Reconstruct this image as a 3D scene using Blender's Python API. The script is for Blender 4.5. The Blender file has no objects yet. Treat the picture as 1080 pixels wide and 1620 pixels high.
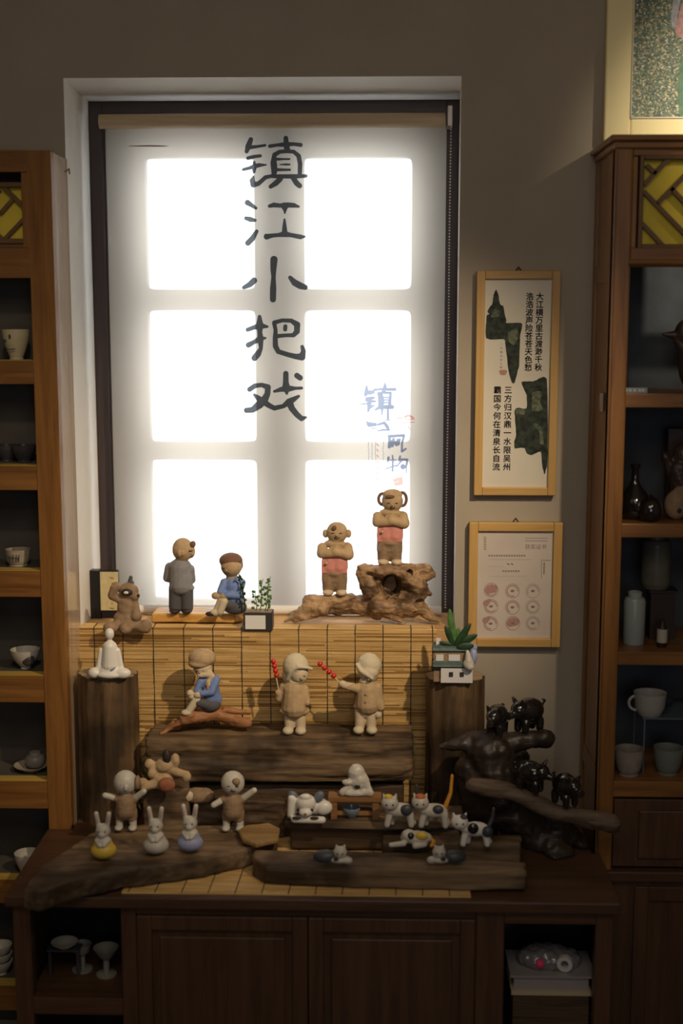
import bpy, math, random
from mathutils import Vector, Matrix, noise
random.seed(7)
SC = bpy.context.scene
COL = SC.collection
PI = math.pi

# ------------------------------------------------------------------ camera
FP = 2100.0                                   # focal length in pixels of the 1080x1620 frame
EYE = Vector((0, 0, 1.744))
PITCH = math.atan(310 / FP)
YAW = math.atan(60 / FP)
camd = bpy.data.cameras.new('camera')
cam = bpy.data.objects.new('camera', camd)
COL.objects.link(cam)
cam.location = EYE
cam.rotation_euler = (PI / 2 - PITCH, 0, YAW)
camd.sensor_fit = 'VERTICAL'
camd.sensor_height = 36
camd.lens = 36 * FP / 1620
camd.clip_start = .05
camd.dof.use_dof = True
camd.dof.focus_distance = 3.05
camd.dof.aperture_fstop = 1.6
SC.camera = cam
CR = cam.rotation_euler.to_matrix()

# ------------------------------------------------------------------ world, lights, exposure
w = bpy.data.worlds.new('sky')
SC.world = w
w.use_nodes = True
bg = w.node_tree.nodes['Background']
bg.inputs[0].default_value = (.93, .96, 1, 1)
bg.inputs[1].default_value = 6.6
SC.view_settings.view_transform = 'Standard'
SC.view_settings.look = 'None'
SC.view_settings.gamma = 1
SC.view_settings.exposure = 0
SC.view_settings.use_curve_mapping = False


def lamp(kind, name, loc, aim, power, color, **kw):
    d = bpy.data.lights.new(name, kind)
    o = bpy.data.objects.new(name, d)
    COL.objects.link(o)
    o.location = loc
    o.rotation_euler = (Vector(aim) - Vector(loc)).to_track_quat('-Z', 'Y').to_euler()
    d.energy = power
    d.color = color
    for k, v in kw.items():
        setattr(d, k, v)
    return o


WARM = (1, .80, .55)
lamp('SPOT', 'track_spot', (.80, 1.35, 2.50), (-.20, 3.0, 1.17), 165, WARM,
     spot_size=math.radians(39), spot_blend=1, shadow_soft_size=.025)
lamp('SPOT', 'picture_spot', (1.35, 1.9, 2.62), (1.0, 2.95, 2.13), 140, (1, .86, .62),
     spot_size=math.radians(46), spot_blend=1, shadow_soft_size=.03)
lamp('AREA', 'ambient_fill', (0, .6, 2.75), (0, 1.6, 0), 14, (1, .84, .62), size=1.2)  # unseen area fill, added for overall ambient light
lamp('AREA', 'rear_fill', (.3, -1.1, 1.7), (.1, 3, 1.1), 7, (.86, .92, 1), size=1.1)  # fill added behind the camera to lift dark shelves and cubbies
lamp('SPOT', 'cabinet_fill', (-.35, 1.2, 2.7), (-.80, 2.85, 1.2), 22, (1, .82, .58),  # weak fill added to brighten the left cabinet
     spot_size=math.radians(46), spot_blend=1, shadow_soft_size=.05)


# ------------------------------------------------------------------ pixel helpers (design-time measuring only)
def ray(px, py):
    return CR @ Vector(((px - 540) / FP, -(py - 810) / FP, -1))


def P(px, py, Y):
    d = ray(px, py)
    return EYE + d * (Y / d.y)


def Q(px, py, Z):
    d = ray(px, py)
    return EYE + d * ((Z - EYE.z) / d.z)


def S(p):
    return -(CR.transposed() @ (Vector(p) - EYE)).z / FP


def X(px, Y, py=800):
    return P(px, py, Y).x


def Zy(py, Y, px=600):
    return P(px, py, Y).z


# ------------------------------------------------------------------ materials
MATS = {}


def mat(name, col, rough=.6, metal=0, spec=.4, bump=0, bscale=200, var=0, vscale=40, coat=0, alpha=1):
    if name in MATS:
        return MATS[name]
    m = bpy.data.materials.new(name)
    m.use_nodes = True
    nt = m.node_tree
    b = nt.nodes['Principled BSDF']
    b.inputs['Base Color'].default_value = (*col, 1)
    b.inputs['Roughness'].default_value = rough
    b.inputs['Metallic'].default_value = metal
    b.inputs['Specular IOR Level'].default_value = spec
    b.inputs['Coat Weight'].default_value = coat
    b.inputs['Alpha'].default_value = alpha
    tc = nt.nodes.new('ShaderNodeTexCoord')
    if var:
        n = nt.nodes.new('ShaderNodeTexNoise')
        n.inputs['Scale'].default_value = vscale
        n.inputs['Detail'].default_value = 4
        r = nt.nodes.new('ShaderNodeValToRGB')
        r.color_ramp.elements[0].color = (*[c * (1 - var) for c in col], 1)
        r.color_ramp.elements[1].color = (*[min(1, c * (1 + var)) for c in col], 1)
        r.color_ramp.elements[0].position = .3
        r.color_ramp.elements[1].position = .7
        nt.links.new(tc.outputs['Object'], n.inputs['Vector'])
        nt.links.new(n.outputs[0], r.inputs[0])
        nt.links.new(r.outputs[0], b.inputs['Base Color'])
    if bump:
        n = nt.nodes.new('ShaderNodeTexNoise')
        n.inputs['Scale'].default_value = bscale
        n.inputs['Detail'].default_value = 5
        bn = nt.nodes.new('ShaderNodeBump')
        bn.inputs['Strength'].default_value = bump
        bn.inputs['Distance'].default_value = .002
        nt.links.new(tc.outputs['Object'], n.inputs['Vector'])
        nt.links.new(n.outputs[0], bn.inputs['Height'])
        nt.links.new(bn.outputs[0], b.inputs['Normal'])
    MATS[name] = m
    return m


def wood(name, dark, light, axis='z', scale=60, rough=.5, bump=.3, spec=.4, stretch=.06, coat=0, big=0):
    if name in MATS:
        return MATS[name]
    m = bpy.data.materials.new(name)
    m.use_nodes = True
    nt = m.node_tree
    b = nt.nodes['Principled BSDF']
    b.inputs['Roughness'].default_value = rough
    b.inputs['Specular IOR Level'].default_value = spec
    b.inputs['Coat Weight'].default_value = coat
    tc = nt.nodes.new('ShaderNodeTexCoord')
    mp = nt.nodes.new('ShaderNodeMapping')
    sc = [scale] * 3
    sc['xyz'.index(axis)] *= stretch
    mp.inputs['Scale'].default_value = sc
    n = nt.nodes.new('ShaderNodeTexNoise')
    n.inputs['Scale'].default_value = 1
    n.inputs['Detail'].default_value = 6
    n.inputs['Roughness'].default_value = .65
    n.inputs['Distortion'].default_value = .6
    r = nt.nodes.new('ShaderNodeValToRGB')
    r.color_ramp.elements[0].color = (*dark, 1)
    r.color_ramp.elements[1].color = (*light, 1)
    r.color_ramp.elements[0].position = .32
    r.color_ramp.elements[1].position = .68
    bn = nt.nodes.new('ShaderNodeBump')
    bn.inputs['Strength'].default_value = bump
    bn.inputs['Distance'].default_value = .004
    L = nt.links.new
    L(tc.outputs['Object'], mp.inputs[0])
    L(mp.outputs[0], n.inputs['Vector'])
    L(n.outputs[0], r.inputs[0])
    out = r.outputs[0]
    if big:                                    # broad stains and weathering of the wood itself
        n2 = nt.nodes.new('ShaderNodeTexNoise')
        n2.inputs['Scale'].default_value = big
        n2.inputs['Detail'].default_value = 3
        r2 = nt.nodes.new('ShaderNodeValToRGB')
        r2.color_ramp.elements[0].color = (.22, .2, .18, 1)
        r2.color_ramp.elements[1].color = (1, 1, 1, 1)
        r2.color_ramp.elements[0].position = .4
        r2.color_ramp.elements[1].position = .55
        mx = nt.nodes.new('ShaderNodeMix')
        mx.data_type = 'RGBA'
        mx.blend_type = 'MULTIPLY'
        mx.inputs[0].default_value = .85
        L(tc.outputs['Object'], n2.inputs['Vector'])
        L(n2.outputs[0], r2.inputs[0])
        L(out, mx.inputs[6])
        L(r2.outputs[0], mx.inputs[7])
        out = mx.outputs[2]
    L(out, b.inputs['Base Color'])
    L(n.outputs[0], bn.inputs['Height'])
    L(bn.outputs[0], b.inputs['Normal'])
    MATS[name] = m
    return m


def film(name, c_trans, w_clear, c_clear=(1, 1, 1), c_diff=None, diff=.3, weave=0):
    """cloth or ink that light passes through: diffuse + translucent + a clear share"""
    m = bpy.data.materials.new(name)
    m.use_nodes = True
    nt = m.node_tree
    nt.nodes.remove(nt.nodes['Principled BSDF'])
    o = nt.nodes['Material Output']
    t = nt.nodes.new('ShaderNodeBsdfTranslucent')
    t.inputs[0].default_value = (*c_trans, 1)
    d = nt.nodes.new('ShaderNodeBsdfDiffuse')
    d.inputs[0].default_value = (*(c_diff or c_trans), 1)
    c = nt.nodes.new('ShaderNodeBsdfTransparent')
    c.inputs[0].default_value = (*c_clear, 1)
    a = nt.nodes.new('ShaderNodeMixShader')
    a.inputs[0].default_value = diff
    e = nt.nodes.new('ShaderNodeMixShader')
    e.inputs[0].default_value = w_clear
    L = nt.links.new
    L(t.outputs[0], a.inputs[1])
    L(d.outputs[0], a.inputs[2])
    L(a.outputs[0], e.inputs[1])
    L(c.outputs[0], e.inputs[2])
    L(e.outputs[0], o.inputs[0])
    MATS[name] = m
    return m


# ------------------------------------------------------------------ mesh building
class M:
    def __init__(s):
        s.v, s.f = [], []

    def add(s, vs, fs):
        k = len(s.v)
        s.v += [tuple(v) for v in vs]
        s.f += [tuple(i + k for i in f) for f in fs]
        return s

    def rev(s, prof, o=(0, 0, 0), ax=(0, 0, 1), n=20, sx=1, sy=1, rot=None):
        """revolve (t along axis, radius); caps closed when the end radius is 0"""
        o = Vector(o)
        ax = Vector(ax)
        q = Vector((0, 0, 1)).rotation_difference(ax.normalized()) if ax.length else None
        vs, fs, rings = [], [], []
        for t, r in prof:
            if r < 1e-7:
                rings.append([len(vs)])
                p = Vector((0, 0, t))
                vs.append(o + (q @ p))
            else:
                ring = []
                for i in range(n):
                    a = 2 * PI * i / n
                    p = Vector((r * sx * math.cos(a), r * sy * math.sin(a), t))
                    ring.append(len(vs))
                    vs.append(o + (q @ p))
                rings.append(ring)
        for a, b in zip(rings, rings[1:]):
            if len(a) == 1 and len(b) == 1:
                continue
            if len(a) == 1:
                fs += [(a[0], b[(i + 1) % n], b[i]) for i in range(n)]
            elif len(b) == 1:
                fs += [(a[i], a[(i + 1) % n], b[0]) for i in range(n)]
            else:
                fs += [(a[i], a[(i + 1) % n], b[(i + 1) % n], b[i]) for i in range(n)]
        if len(rings[0]) > 1 and len(rings[-1]) > 1 and prof[0] == prof[-1]:
            pass
        else:
            if len(rings[0]) > 1:
                fs.append(tuple(reversed(rings[0])))
            if len(rings[-1]) > 1:
                fs.append(tuple(rings[-1]))
        return s.add(vs, fs)

    def caps(s, a, b, r0, r1, n=14):
        a, b = Vector(a), Vector(b)
        d = b - a
        l = d.length or 1e-6
        pr = [(-r0, 0)] + [(-r0 * math.cos(t), r0 * math.sin(t)) for t in (.45, .95, 1.4)]
        pr += [(l + r1 * math.cos(t), r1 * math.sin(t)) for t in (1.4, .95, .45)] + [(l + r1, 0)]
        return s.rev(pr, a, d if d.length else (0, 0, 1), n)

    def ell(s, c, r, ry=0, rx=0, n=18):
        k = 9
        pr = [(-math.cos(PI * i / k), math.sin(PI * i / k)) for i in range(k + 1)]
        pr[0] = (-1, 0)
        pr[-1] = (1, 0)
        t = M().rev(pr, n=n)
        R = Matrix.Rotation(math.radians(ry), 3, 'Y') @ Matrix.Rotation(math.radians(rx), 3, 'X')
        return s.add([Vector(c) + R @ Vector((v[0] * r[0], v[1] * r[1], v[2] * r[2])) for v in t.v], t.f)

    def box(s, a, b, ry=0, rz=0):
        c = (Vector(a) + Vector(b)) / 2
        h = (Vector(b) - Vector(a)) / 2
        R = Matrix.Rotation(math.radians(rz), 3, 'Z') @ Matrix.Rotation(math.radians(ry), 3, 'Y')
        vs = [c + R @ Vector((h.x * i, h.y * j, h.z * k)) for i in (-1, 1) for j in (-1, 1) for k in (-1, 1)]
        return s.add(vs, [(0, 1, 3, 2), (4, 6, 7, 5), (0, 4, 5, 1), (2, 3, 7, 6), (0, 2, 6, 4), (1, 5, 7, 3)])

    def bar(s, a, b, wd, y0, y1):
        """bar in the xz plane from a to b (x,z), width wd, depth y0..y1"""
        a, b = Vector(a), Vector(b)
        d = (b - a).normalized()
        p = Vector((-d.y, d.x)) * wd / 2
        q = [a - p, b - p, b + p, a + p]
        vs = [(c.x, y0, c.y) for c in q] + [(c.x, y1, c.y) for c in q]
        return s.add(vs, [(0, 1, 2, 3), (7, 6, 5, 4), (0, 4, 5, 1), (1, 5, 6, 2), (2, 6, 7, 3), (3, 7, 4, 0)])

    def prism(s, poly, z0, z1, tops=None):
        n = len(poly)
        vs = [(p[0], p[1], z0) for p in poly] + [(p[0], p[1], (tops[i] if tops else z1)) for i, p in enumerate(poly)]
        fs = [tuple(range(n - 1, -1, -1)), tuple(range(n, 2 * n))]
        fs += [(i, (i + 1) % n, n + (i + 1) % n, n + i) for i in range(n)]
        return s.add(vs, fs)

    def path(s, pts, r, r2=None, n=8):
        r2 = r if r2 is None else r2
        m = len(pts) - 1
        for i in range(m):
            s.caps(pts[i], pts[i + 1], r + (r2 - r) * i / m, r + (r2 - r) * (i + 1) / m, n)
        return s

    def shift(s, o):
        s.v = [(v[0] - o[0], v[1] - o[1], v[2] - o[2]) for v in s.v]
        return s

    def scale(s, k):
        s.v = [(v[0] * k, v[1] * k, v[2] * k) for v in s.v]
        return s

    def mesh(s, name):
        me = bpy.data.meshes.new(name)
        me.from_pydata(s.v, [], s.f)
        me.validate()
        me.update()
        return me


def remesh(me, vox, smooth=2, amp=0, freq=(1, 1, 1), seed=0):
    o = bpy.data.objects.new('tmp', me)
    COL.objects.link(o)
    md = o.modifiers.new('r', 'REMESH')
    md.mode = 'VOXEL'
    md.voxel_size = vox
    if smooth:
        sm = o.modifiers.new('s', 'SMOOTH')
        sm.iterations = smooth
        sm.factor = .5
    dg = bpy.context.evaluated_depsgraph_get()
    dg.update()
    r = bpy.data.meshes.new_from_object(o.evaluated_get(dg))
    bpy.data.objects.remove(o)
    bpy.data.meshes.remove(me)
    if amp:
        off = Vector((seed * 3.7, seed * 1.3, seed * 2.1))
        co = [v.co.copy() for v in r.vertices]
        nm = [v.normal.copy() for v in r.vertices]
        for v, c, nn in zip(r.vertices, co, nm):
            q = Vector((c.x * freq[0], c.y * freq[1], c.z * freq[2])) + off
            k = noise.noise(q) + .5 * noise.noise(q * 2.3) + .3 * noise.noise(q * 5.1)
            v.co = c + nn * amp * k
        r.update()
    return r


def put(name, me, m, parent=None, smooth=True, angle=None, kind=None, label=None, bevel=0):
    me.name = name
    if m:
        me.materials.clear()
        me.materials.append(m)
    o = bpy.data.objects.new(name, me)
    COL.objects.link(o)
    if parent is not None:
        o.parent = parent
    for p in me.polygons:
        p.use_smooth = smooth
    if smooth and angle:
        me.set_sharp_from_angle(angle=math.radians(angle))
    if kind:
        o['kind'] = kind
    if label:
        o['label'] = label
    if bevel:
        b = o.modifiers.new('bevel', 'BEVEL')
        b.width = bevel
        b.segments = 2
        b.limit_method = 'ANGLE'
    return o


def tag(o, label, cat, group=None, kind=None):
    if label:
        o['label'] = label
    if cat:
        o['category'] = cat
    if group:
        o['group'] = group
    if kind:
        o['kind'] = kind
    return o


class Thing:
    """an Empty at the thing's base; parts() take metre meshes in world coordinates, blob()/solid() take pixel-sized local primitives"""

    def __init__(s, name, label, cat, loc, group=None, rz=0, k=None, kind=None):
        s.loc = Vector(loc)
        s.o = bpy.data.objects.new(name, None)
        s.o.empty_display_size = .02
        COL.objects.link(s.o)
        s.o.location = s.loc
        s.o.rotation_euler = (0, 0, math.radians(rz))
        tag(s.o, label, cat, group, kind)
        s.k = k or S(s.loc)

    def part(s, name, m3, m, parent=None, **kw):        # world coordinates, flat faces by default
        kw.setdefault('smooth', False)
        m3.shift(s.loc)
        return put(name, m3.mesh(name), m, parent or s.o, **kw)

    def box(s, name, a, b, m, parent=None, bevel=.0015, **kw):
        return s.part(name, M().box(a, b), m, parent, bevel=bevel, **kw)

    def prims(s, pr):
        g = M()
        for p in pr:
            t = p[0]
            if t == 'e':
                g.ell(p[1:4], p[4:7], *(p[7:]))
            elif t == 'c':
                g.caps(p[1:4], p[4:7], p[7], p[8])
            elif t == 'b':
                g.box((p[1] - p[4], p[2] - p[5], p[3] - p[6]), (p[1] + p[4], p[2] + p[5], p[3] + p[6]), *(p[7:]))
            elif t == 'p':
                g.path(p[1], p[2], p[3] if len(p) > 3 else None)
            elif t == 'r':
                g.rev(p[1], p[2], p[3], p[4] if len(p) > 4 else 20)
        return g.scale(s.k)

    def blob(s, name, pr, m, parent=None, vox=1.5, smooth=3, amp=0, fr=.1, seed=0, label=None):
        me = remesh(s.prims(pr).mesh(name), vox * s.k, smooth, amp * s.k, tuple([fr / s.k] * 3), seed)
        return put(name, me, m, parent or s.o, label=label)

    def solid(s, name, pr, m, parent=None, smooth=True, angle=45, label=None, kind=None):
        return put(name, s.prims(pr).mesh(name), m, parent or s.o, smooth=smooth, angle=angle, label=label, kind=kind)


def fig(name, label, cat, px, py, z=None, Y=None, group=None, rz=0):
    return Thing(name, label, cat, Q(px, py, z) if z is not None else P(px, py, Y), group, rz)


# ------------------------------------------------------------------ flat print: brush strokes merged into one sheet by marching squares
def ink(strokes, ox, oy, sc, Y, name, m, parent, loc, cell=.8, cuts=(), to=None, fat=1, **kw):
    segs = []

    def cv(st):
        r = []
        for a in st:
            pts = [(ox + x / sc, oy + y / sc, rr * fat / sc) for x, y, rr in a]
            if len(pts) == 1:
                pts = pts * 2
            r += list(zip(pts, pts[1:]))
        return r
    segs = cv(strokes)
    neg = cv(cuts)
    xs = [p[0] for s_ in segs for p in s_]
    ys = [p[1] for s_ in segs for p in s_]
    rm = max(p[2] for s_ in segs for p in s_) + 1
    x0, y0 = min(xs) - rm, min(ys) - rm
    nx = int((max(xs) + rm - x0) / cell) + 2
    ny = int((max(ys) + rm - y0) / cell) + 2
    import numpy as np
    gx, gy = np.meshgrid(x0 + cell * np.arange(nx), y0 + cell * np.arange(ny))

    def field(sg):
        F = np.full(gx.shape, 1e9)
        for (ax, ay, ar), (bx, by, br) in sg:
            dx, dy = bx - ax, by - ay
            L2 = dx * dx + dy * dy or 1e-9
            t = np.clip(((gx - ax) * dx + (gy - ay) * dy) / L2, 0, 1)
            F = np.minimum(F, np.hypot(gx - ax - t * dx, gy - ay - t * dy) - (ar + t * (br - ar)))
        return F
    F = field(segs)
    if neg:
        F = np.maximum(F, -field(neg))
    to = to or (lambda x, y: P(x, y, Y))
    vs, fs, cache = [], [], {}

    def vert(key, x, y):
        if key not in cache:
            cache[key] = len(vs)
            p = to(x, y)
            vs.append((p[0] - loc[0], p[1] - loc[1], p[2] - loc[2]))
        return cache[key]
    for j in range(ny - 1):
        for i in range(nx - 1):
            c = [(i, j), (i + 1, j), (i + 1, j + 1), (i, j + 1)]
            f = [F[b, a] for a, b in c]
            if min(f) >= 0:
                continue
            poly = []
            for q in range(4):
                (a, b), (c2, d2) = c[q], c[(q + 1) % 4]
                f0, f1 = f[q], f[(q + 1) % 4]
                if f0 < 0:
                    poly.append(vert(('v', a, b), x0 + a * cell, y0 + b * cell))
                if (f0 < 0) != (f1 < 0):
                    t = f0 / (f0 - f1)
                    k = ('e',) + tuple(sorted([(a, b), (c2, d2)]))
                    poly.append(vert(k, x0 + (a + (c2 - a) * t) * cell, y0 + (b + (d2 - b) * t) * cell))
            if len(poly) > 2:
                fs.append(tuple(poly))
    me = bpy.data.meshes.new(name)
    me.from_pydata(vs, [], fs)
    me.validate()
    return put(name, me, m, parent, smooth=False, **kw)


def glyphs(text, size, m, parent, name, at, loc, vertical=False, pitch=None, fat=0, **kw):
    """flat printed characters facing the room; at = upper left corner in world metres"""
    g = M()
    dg = None
    rows = list(text) if vertical else [text]
    for i, t in enumerate(rows):
        if t == ' ':
            continue
        c = bpy.data.curves.new('t', 'FONT')
        c.body = t
        c.size = size
        c.resolution_u = 2
        o = bpy.data.objects.new('t', c)
        COL.objects.link(o)
        dg = bpy.context.evaluated_depsgraph_get()
        me = bpy.data.meshes.new_from_object(o.evaluated_get(dg))
        p = pitch or size
        for dx, dy in (((0, 0),) if not fat else ((-fat, 0), (fat, 0), (0, fat), (0, -fat))):      # brush weight: overprinted
            g.add([(at[0] + v.co.x - loc[0] + dx * size, at[1] - loc[1], at[2] - loc[2] - size * .85 + v.co.y - i * p + dy * size) for v in me.vertices],
                  [tuple(f.vertices) for f in me.polygons])
        bpy.data.objects.remove(o)
        bpy.data.curves.remove(c)
        bpy.data.meshes.remove(me)
    return put(name, g.mesh(name), m, parent, smooth=False, **kw)


# ------------------------------------------------------------------ colours
wall_m = mat('plaster', (.36, .305, .24), .85, bump=.15, bscale=90, var=.05, vscale=6)
ceil_m = mat('ceiling_paint', (.55, .5, .42), .9)
floor_m = wood('floor_boards', (.06, .035, .02), (.12, .07, .04), 'y', 20, .4)
cab_m = wood('cabinet_wood_upright', (.16, .065, .016), (.30, .135, .036), 'z', 55, .32, .12, coat=.15)
cabh_m = wood('cabinet_wood_level', (.15, .06, .015), (.29, .13, .035), 'x', 55, .35, .12, coat=.1)
side_m = wood('side_wood_window_sheen', (.40, .27, .17), (.54, .40, .28), 'z', 45, .25, .06, spec=.6, coat=.8)  # base lightened to carry the window's reflection on the side
dark_m = wood('sideboard_wood', (.06, .028, .015), (.11, .055, .028), 'x', 50, .42, .15)
darkv_m = wood('sideboard_wood_upright', (.06, .028, .015), (.105, .052, .027), 'z', 50, .42, .15)
edge_m = wood('lit_lip_yellow', (.42, .27, .05), (.55, .36, .08), 'x', 60, .45, .1)  # yellow holds the lit look of the shelf lip
back_m = mat('cabinet_back_board', (.075, .065, .055), .8, var=.2, vscale=8)
slate_m = mat('blue_grey_paper', (.06, .067, .08), .85, var=.35, vscale=9, bump=.3, bscale=60)
yel_m = mat('yellow_paper', (.62, .47, .045), .7, var=.06, vscale=30)
lat_m = wood('lattice_wood', (.10, .05, .02), (.17, .085, .03), 'x', 50, .45, .1)
black_m = mat('black_paint', (.012, .011, .012), .35)

# ------------------------------------------------------------------ the room
YW, ZF, CE = 3.0, 0.0, 2.85
XL, XR, YB = -1.75, 1.75, -1.2


def struct(name, m3, m, **kw):
    o = put(name, m3.mesh(name), m, None, smooth=False, **kw)
    o['kind'] = 'structure'
    return o


struct('floor', M().box((XL, YB, -.1), (XR, 3.3, 0)), floor_m)
struct('ceiling', M().box((XL, YB, CE), (XR, 3.3, CE + .1)), ceil_m)
struct('wall_left', M().box((XL - .1, YB, 0), (XL, 3.3, CE)), wall_m)
struct('wall_right', M().box((XR, YB, 0), (XR + .1, 3.3, CE)), wall_m)
struct('wall_front', M().box((XL, YB - .1, 0), (XR, YB, CE)), wall_m)
# window wall: front face with the opening, splayed reveal, outer face
sill_z = .0 + Zy(995, YW)
A = [X(120, YW), X(721, YW), sill_z - .03, Zy(121, YW)]
YI = 3.17
B = [X(156, YI), X(719, YI), sill_z - .03, Zy(158, YI)]
g = M()


def ring(o, i, yo, yi, flip=False):
    vs = [(o[0], yo, o[2]), (o[1], yo, o[2]), (o[1], yo, o[3]), (o[0], yo, o[3]),
          (i[0], yi, i[2]), (i[1], yi, i[2]), (i[1], yi, i[3]), (i[0], yi, i[3])]
    fs = [(0, 1, 5, 4), (1, 2, 6, 5), (2, 3, 7, 6), (3, 0, 4, 7)]
    g.add(vs, [tuple(reversed(f)) for f in fs] if flip else fs)


full = [XL, XR, 0, CE]
ring(full, A, YW, YW)
ring(A, B, YW, YI)
ring(B, B, YI, 3.3)
ring(full, B, 3.3, 3.3, True)
wb = struct('wall_back', g, wall_m)
wb.data.materials.append(mat('reveal_daylight_tint', (.66, .62, .56), .8, bump=.1, bscale=90))  # lighter colour stands in for daylight on the reveal
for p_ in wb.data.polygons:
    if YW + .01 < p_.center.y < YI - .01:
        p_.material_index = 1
sill_m = wood('sill_wood', (.45, .25, .1), (.62, .38, .17), 'x', 40, .5, .1)
struct('trim_1', M().box((A[0] + .002, YW + .0, sill_z - .03), (A[1] - .002, 3.24, sill_z)), sill_m, bevel=.002)

# window
frame_m = mat('window_frame_paint', (.05, .035, .035), .5)
sash_m = mat('sash_paint', (.35, .34, .33), .5)
glass_m = bpy.data.materials.new('window_glass')
glass_m.use_nodes = True
nt = glass_m.node_tree
nt.nodes.remove(nt.nodes['Principled BSDF'])
t_ = nt.nodes.new('ShaderNodeBsdfTransparent')
t_.inputs[0].default_value = (.97, .99, 1, 1)
gl = nt.nodes.new('ShaderNodeBsdfGlossy')
gl.inputs['Roughness'].default_value = .02
mx = nt.nodes.new('ShaderNodeMixShader')
mx.inputs[0].default_value = .06
nt.links.new(t_.outputs[0], mx.inputs[1])
nt.links.new(gl.outputs[0], mx.inputs[2])
nt.links.new(mx.outputs[0], nt.nodes['Material Output'].inputs[0])

YS = 3.225
win = Thing('window_1', None, None, (0, YS, sill_z), kind='structure')
wx0, wx1, wz0, wz1 = B[0], B[1], sill_z, B[3]
for a, b in (((wx0, 3.175, wz0), (wx0 + .03, 3.27, wz1)), ((wx1 - .03, 3.175, wz0), (wx1, 3.27, wz1)),
             ((wx0 + .03, 3.175, wz1 - .028), (wx1 - .03, 3.27, wz1))):
    win.box('outer_frame', a, b, frame_m)
cols = [(236, 405), (482, 650)]
rows = [(250, 458), (491, 699), (727, 950)]


def wx(px):
    return X(px, YS, 500)


def wz(py):
    return Zy(py, YS)


m_ = .03
xs = [wx0 + m_, wx(236), wx(405), wx(482), wx(650), wx1 - m_]
zs = [wz1 - .028, wz(250), wz(458), wz(491), wz(699), wz(727), wz(948), wz0]
for a, b in ((0, 1), (2, 3), (4, 5)):
    win.box('stile', (xs[a], YS - .02, zs[7]), (xs[b], YS + .02, zs[0]), sash_m)
for a, b in ((0, 1), (2, 3), (4, 5), (6, 7)):
    for c in ((1, 2), (3, 4)):
        win.box('rail', (xs[c[0]], YS - .018, zs[b]), (xs[c[1]], YS + .018, zs[a]), sash_m)
win.box('centre_post', (wx(430), YS - .03, zs[7]), (wx(458), YS - .02, zs[0]), frame_m)
for r_ in ((1, 2), (3, 4), (5, 6)):
    for c in ((1, 2), (3, 4)):
        win.box('pane', (xs[c[0]], YS - .002, zs[r_[1]]), (xs[c[1]], YS + .002, zs[r_[0]]), glass_m, bevel=0)
        # rounded putty corners of each pane
        x0, x1, z0, z1 = xs[c[0]], xs[c[1]], zs[r_[1]], zs[r_[0]]
        k = .017
        cg = M()
        for (cx, cz, sx, sz) in ((x0, z0, 1, 1), (x1, z0, -1, 1), (x1, z1, -1, -1), (x0, z1, 1, -1)):
            vs = []
            for yy in (YS - .012, YS - .004):
                vs += [(cx, yy, cz), (cx + sx * k, yy, cz), (cx + sx * k * .4, yy, cz + sz * k * .15), (cx + sx * k * .15, yy, cz + sz * k * .4), (cx, yy, cz + sz * k)]
            cg.add(vs, [(0, 1, 2, 3, 4), (9, 8, 7, 6, 5), (0, 5, 6, 1), (1, 6, 7, 2), (2, 7, 8, 3), (3, 8, 9, 4), (4, 9, 5, 0)])
        win.part('putty', cg, sash_m)

# ------------------------------------------------------------------ roller blind with the printed characters
fabric_m = film('blind_cloth', (.455, .40, .335), .16, c_diff=(.6, .55, .48), diff=.22)
ink_m = film('blind_ink', (.01, .009, .012), .12, c_clear=(.8, .9, 1), c_diff=(.02, .018, .025), diff=.5)
inkb_m = film('poster_ink', (.16, .20, .36), .30, c_clear=(.75, .85, 1), c_diff=(.04, .04, .07), diff=.5)
inkl_m = film('poster_small_ink', (.3, .32, .4), .62, c_clear=(.85, .9, 1), c_diff=(.2, .2, .25), diff=.5)
red_m = film('seal_ink', (.75, .3, .25), .5, c_clear=(1, .72, .68), c_diff=(.6, .2, .15), diff=.5)
YBL = 3.14
blind = Thing('roller_blind', 'cream roller blind with five large black characters covering the window', 'blind',
              (X(437, YBL), YBL, sill_z))
bx0, bx1 = X(174, YBL, 500), X(703, YBL, 500)
bz1, bz0 = Zy(192, YBL), sill_z + .02
fm = M()
nxx, nzz = 40, 30
vs = []
for j in range(nzz + 1):
    for i in range(nxx + 1):
        u, v_ = i / nxx, j / nzz
        vs.append((bx0 + (bx1 - bx0) * u, YBL + .0012 * math.sin(u * 9) * math.sin(v_ * PI), bz0 + (bz1 - bz0) * v_))
fm.add(vs, [(j * (nxx + 1) + i, j * (nxx + 1) + i + 1, (j + 1) * (nxx + 1) + i + 1, (j + 1) * (nxx + 1) + i) for j in range(nzz) for i in range(nxx)])
blind.part('cloth', fm, fabric_m, smooth=True)
rail_m = wood('blind_rail_wood', (.40, .29, .18), (.55, .42, .28), 'x', 30, .5, .1)
white_m = mat('white_plastic', (.75, .72, .68), .4)
rr = .0165
blind.part('roller', M().rev([(0, rr), (bx1 - bx0 + .008, rr)], (bx0 - .012, YBL - .004, Zy(191, YBL)), (1, 0, 0), 24), rail_m, smooth=True, angle=50)
blind.box('bracket', (bx1 + .0, YBL - .03, Zy(203, YBL)), (bx1 + .012, YBL + .02, Zy(170, YBL)), mat('bracket_steel', (.3, .28, .26), .4, .6))
blind.part('bottom_bar', M().rev([(0, .011), (bx1 - bx0, .011)], (bx0, YBL, sill_z + .0125), (1, 0, 0), 16), white_m, smooth=True, angle=50)
ch = M()
cx = X(709.5, 3.115, 500)
z_ = Zy(196, 3.115)
while z_ > sill_z + .02:
    ch.ell((cx + .0006 * math.sin(z_ * 9), 3.115, z_), (.0021,) * 3, n=6)
    z_ -= .0068
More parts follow.
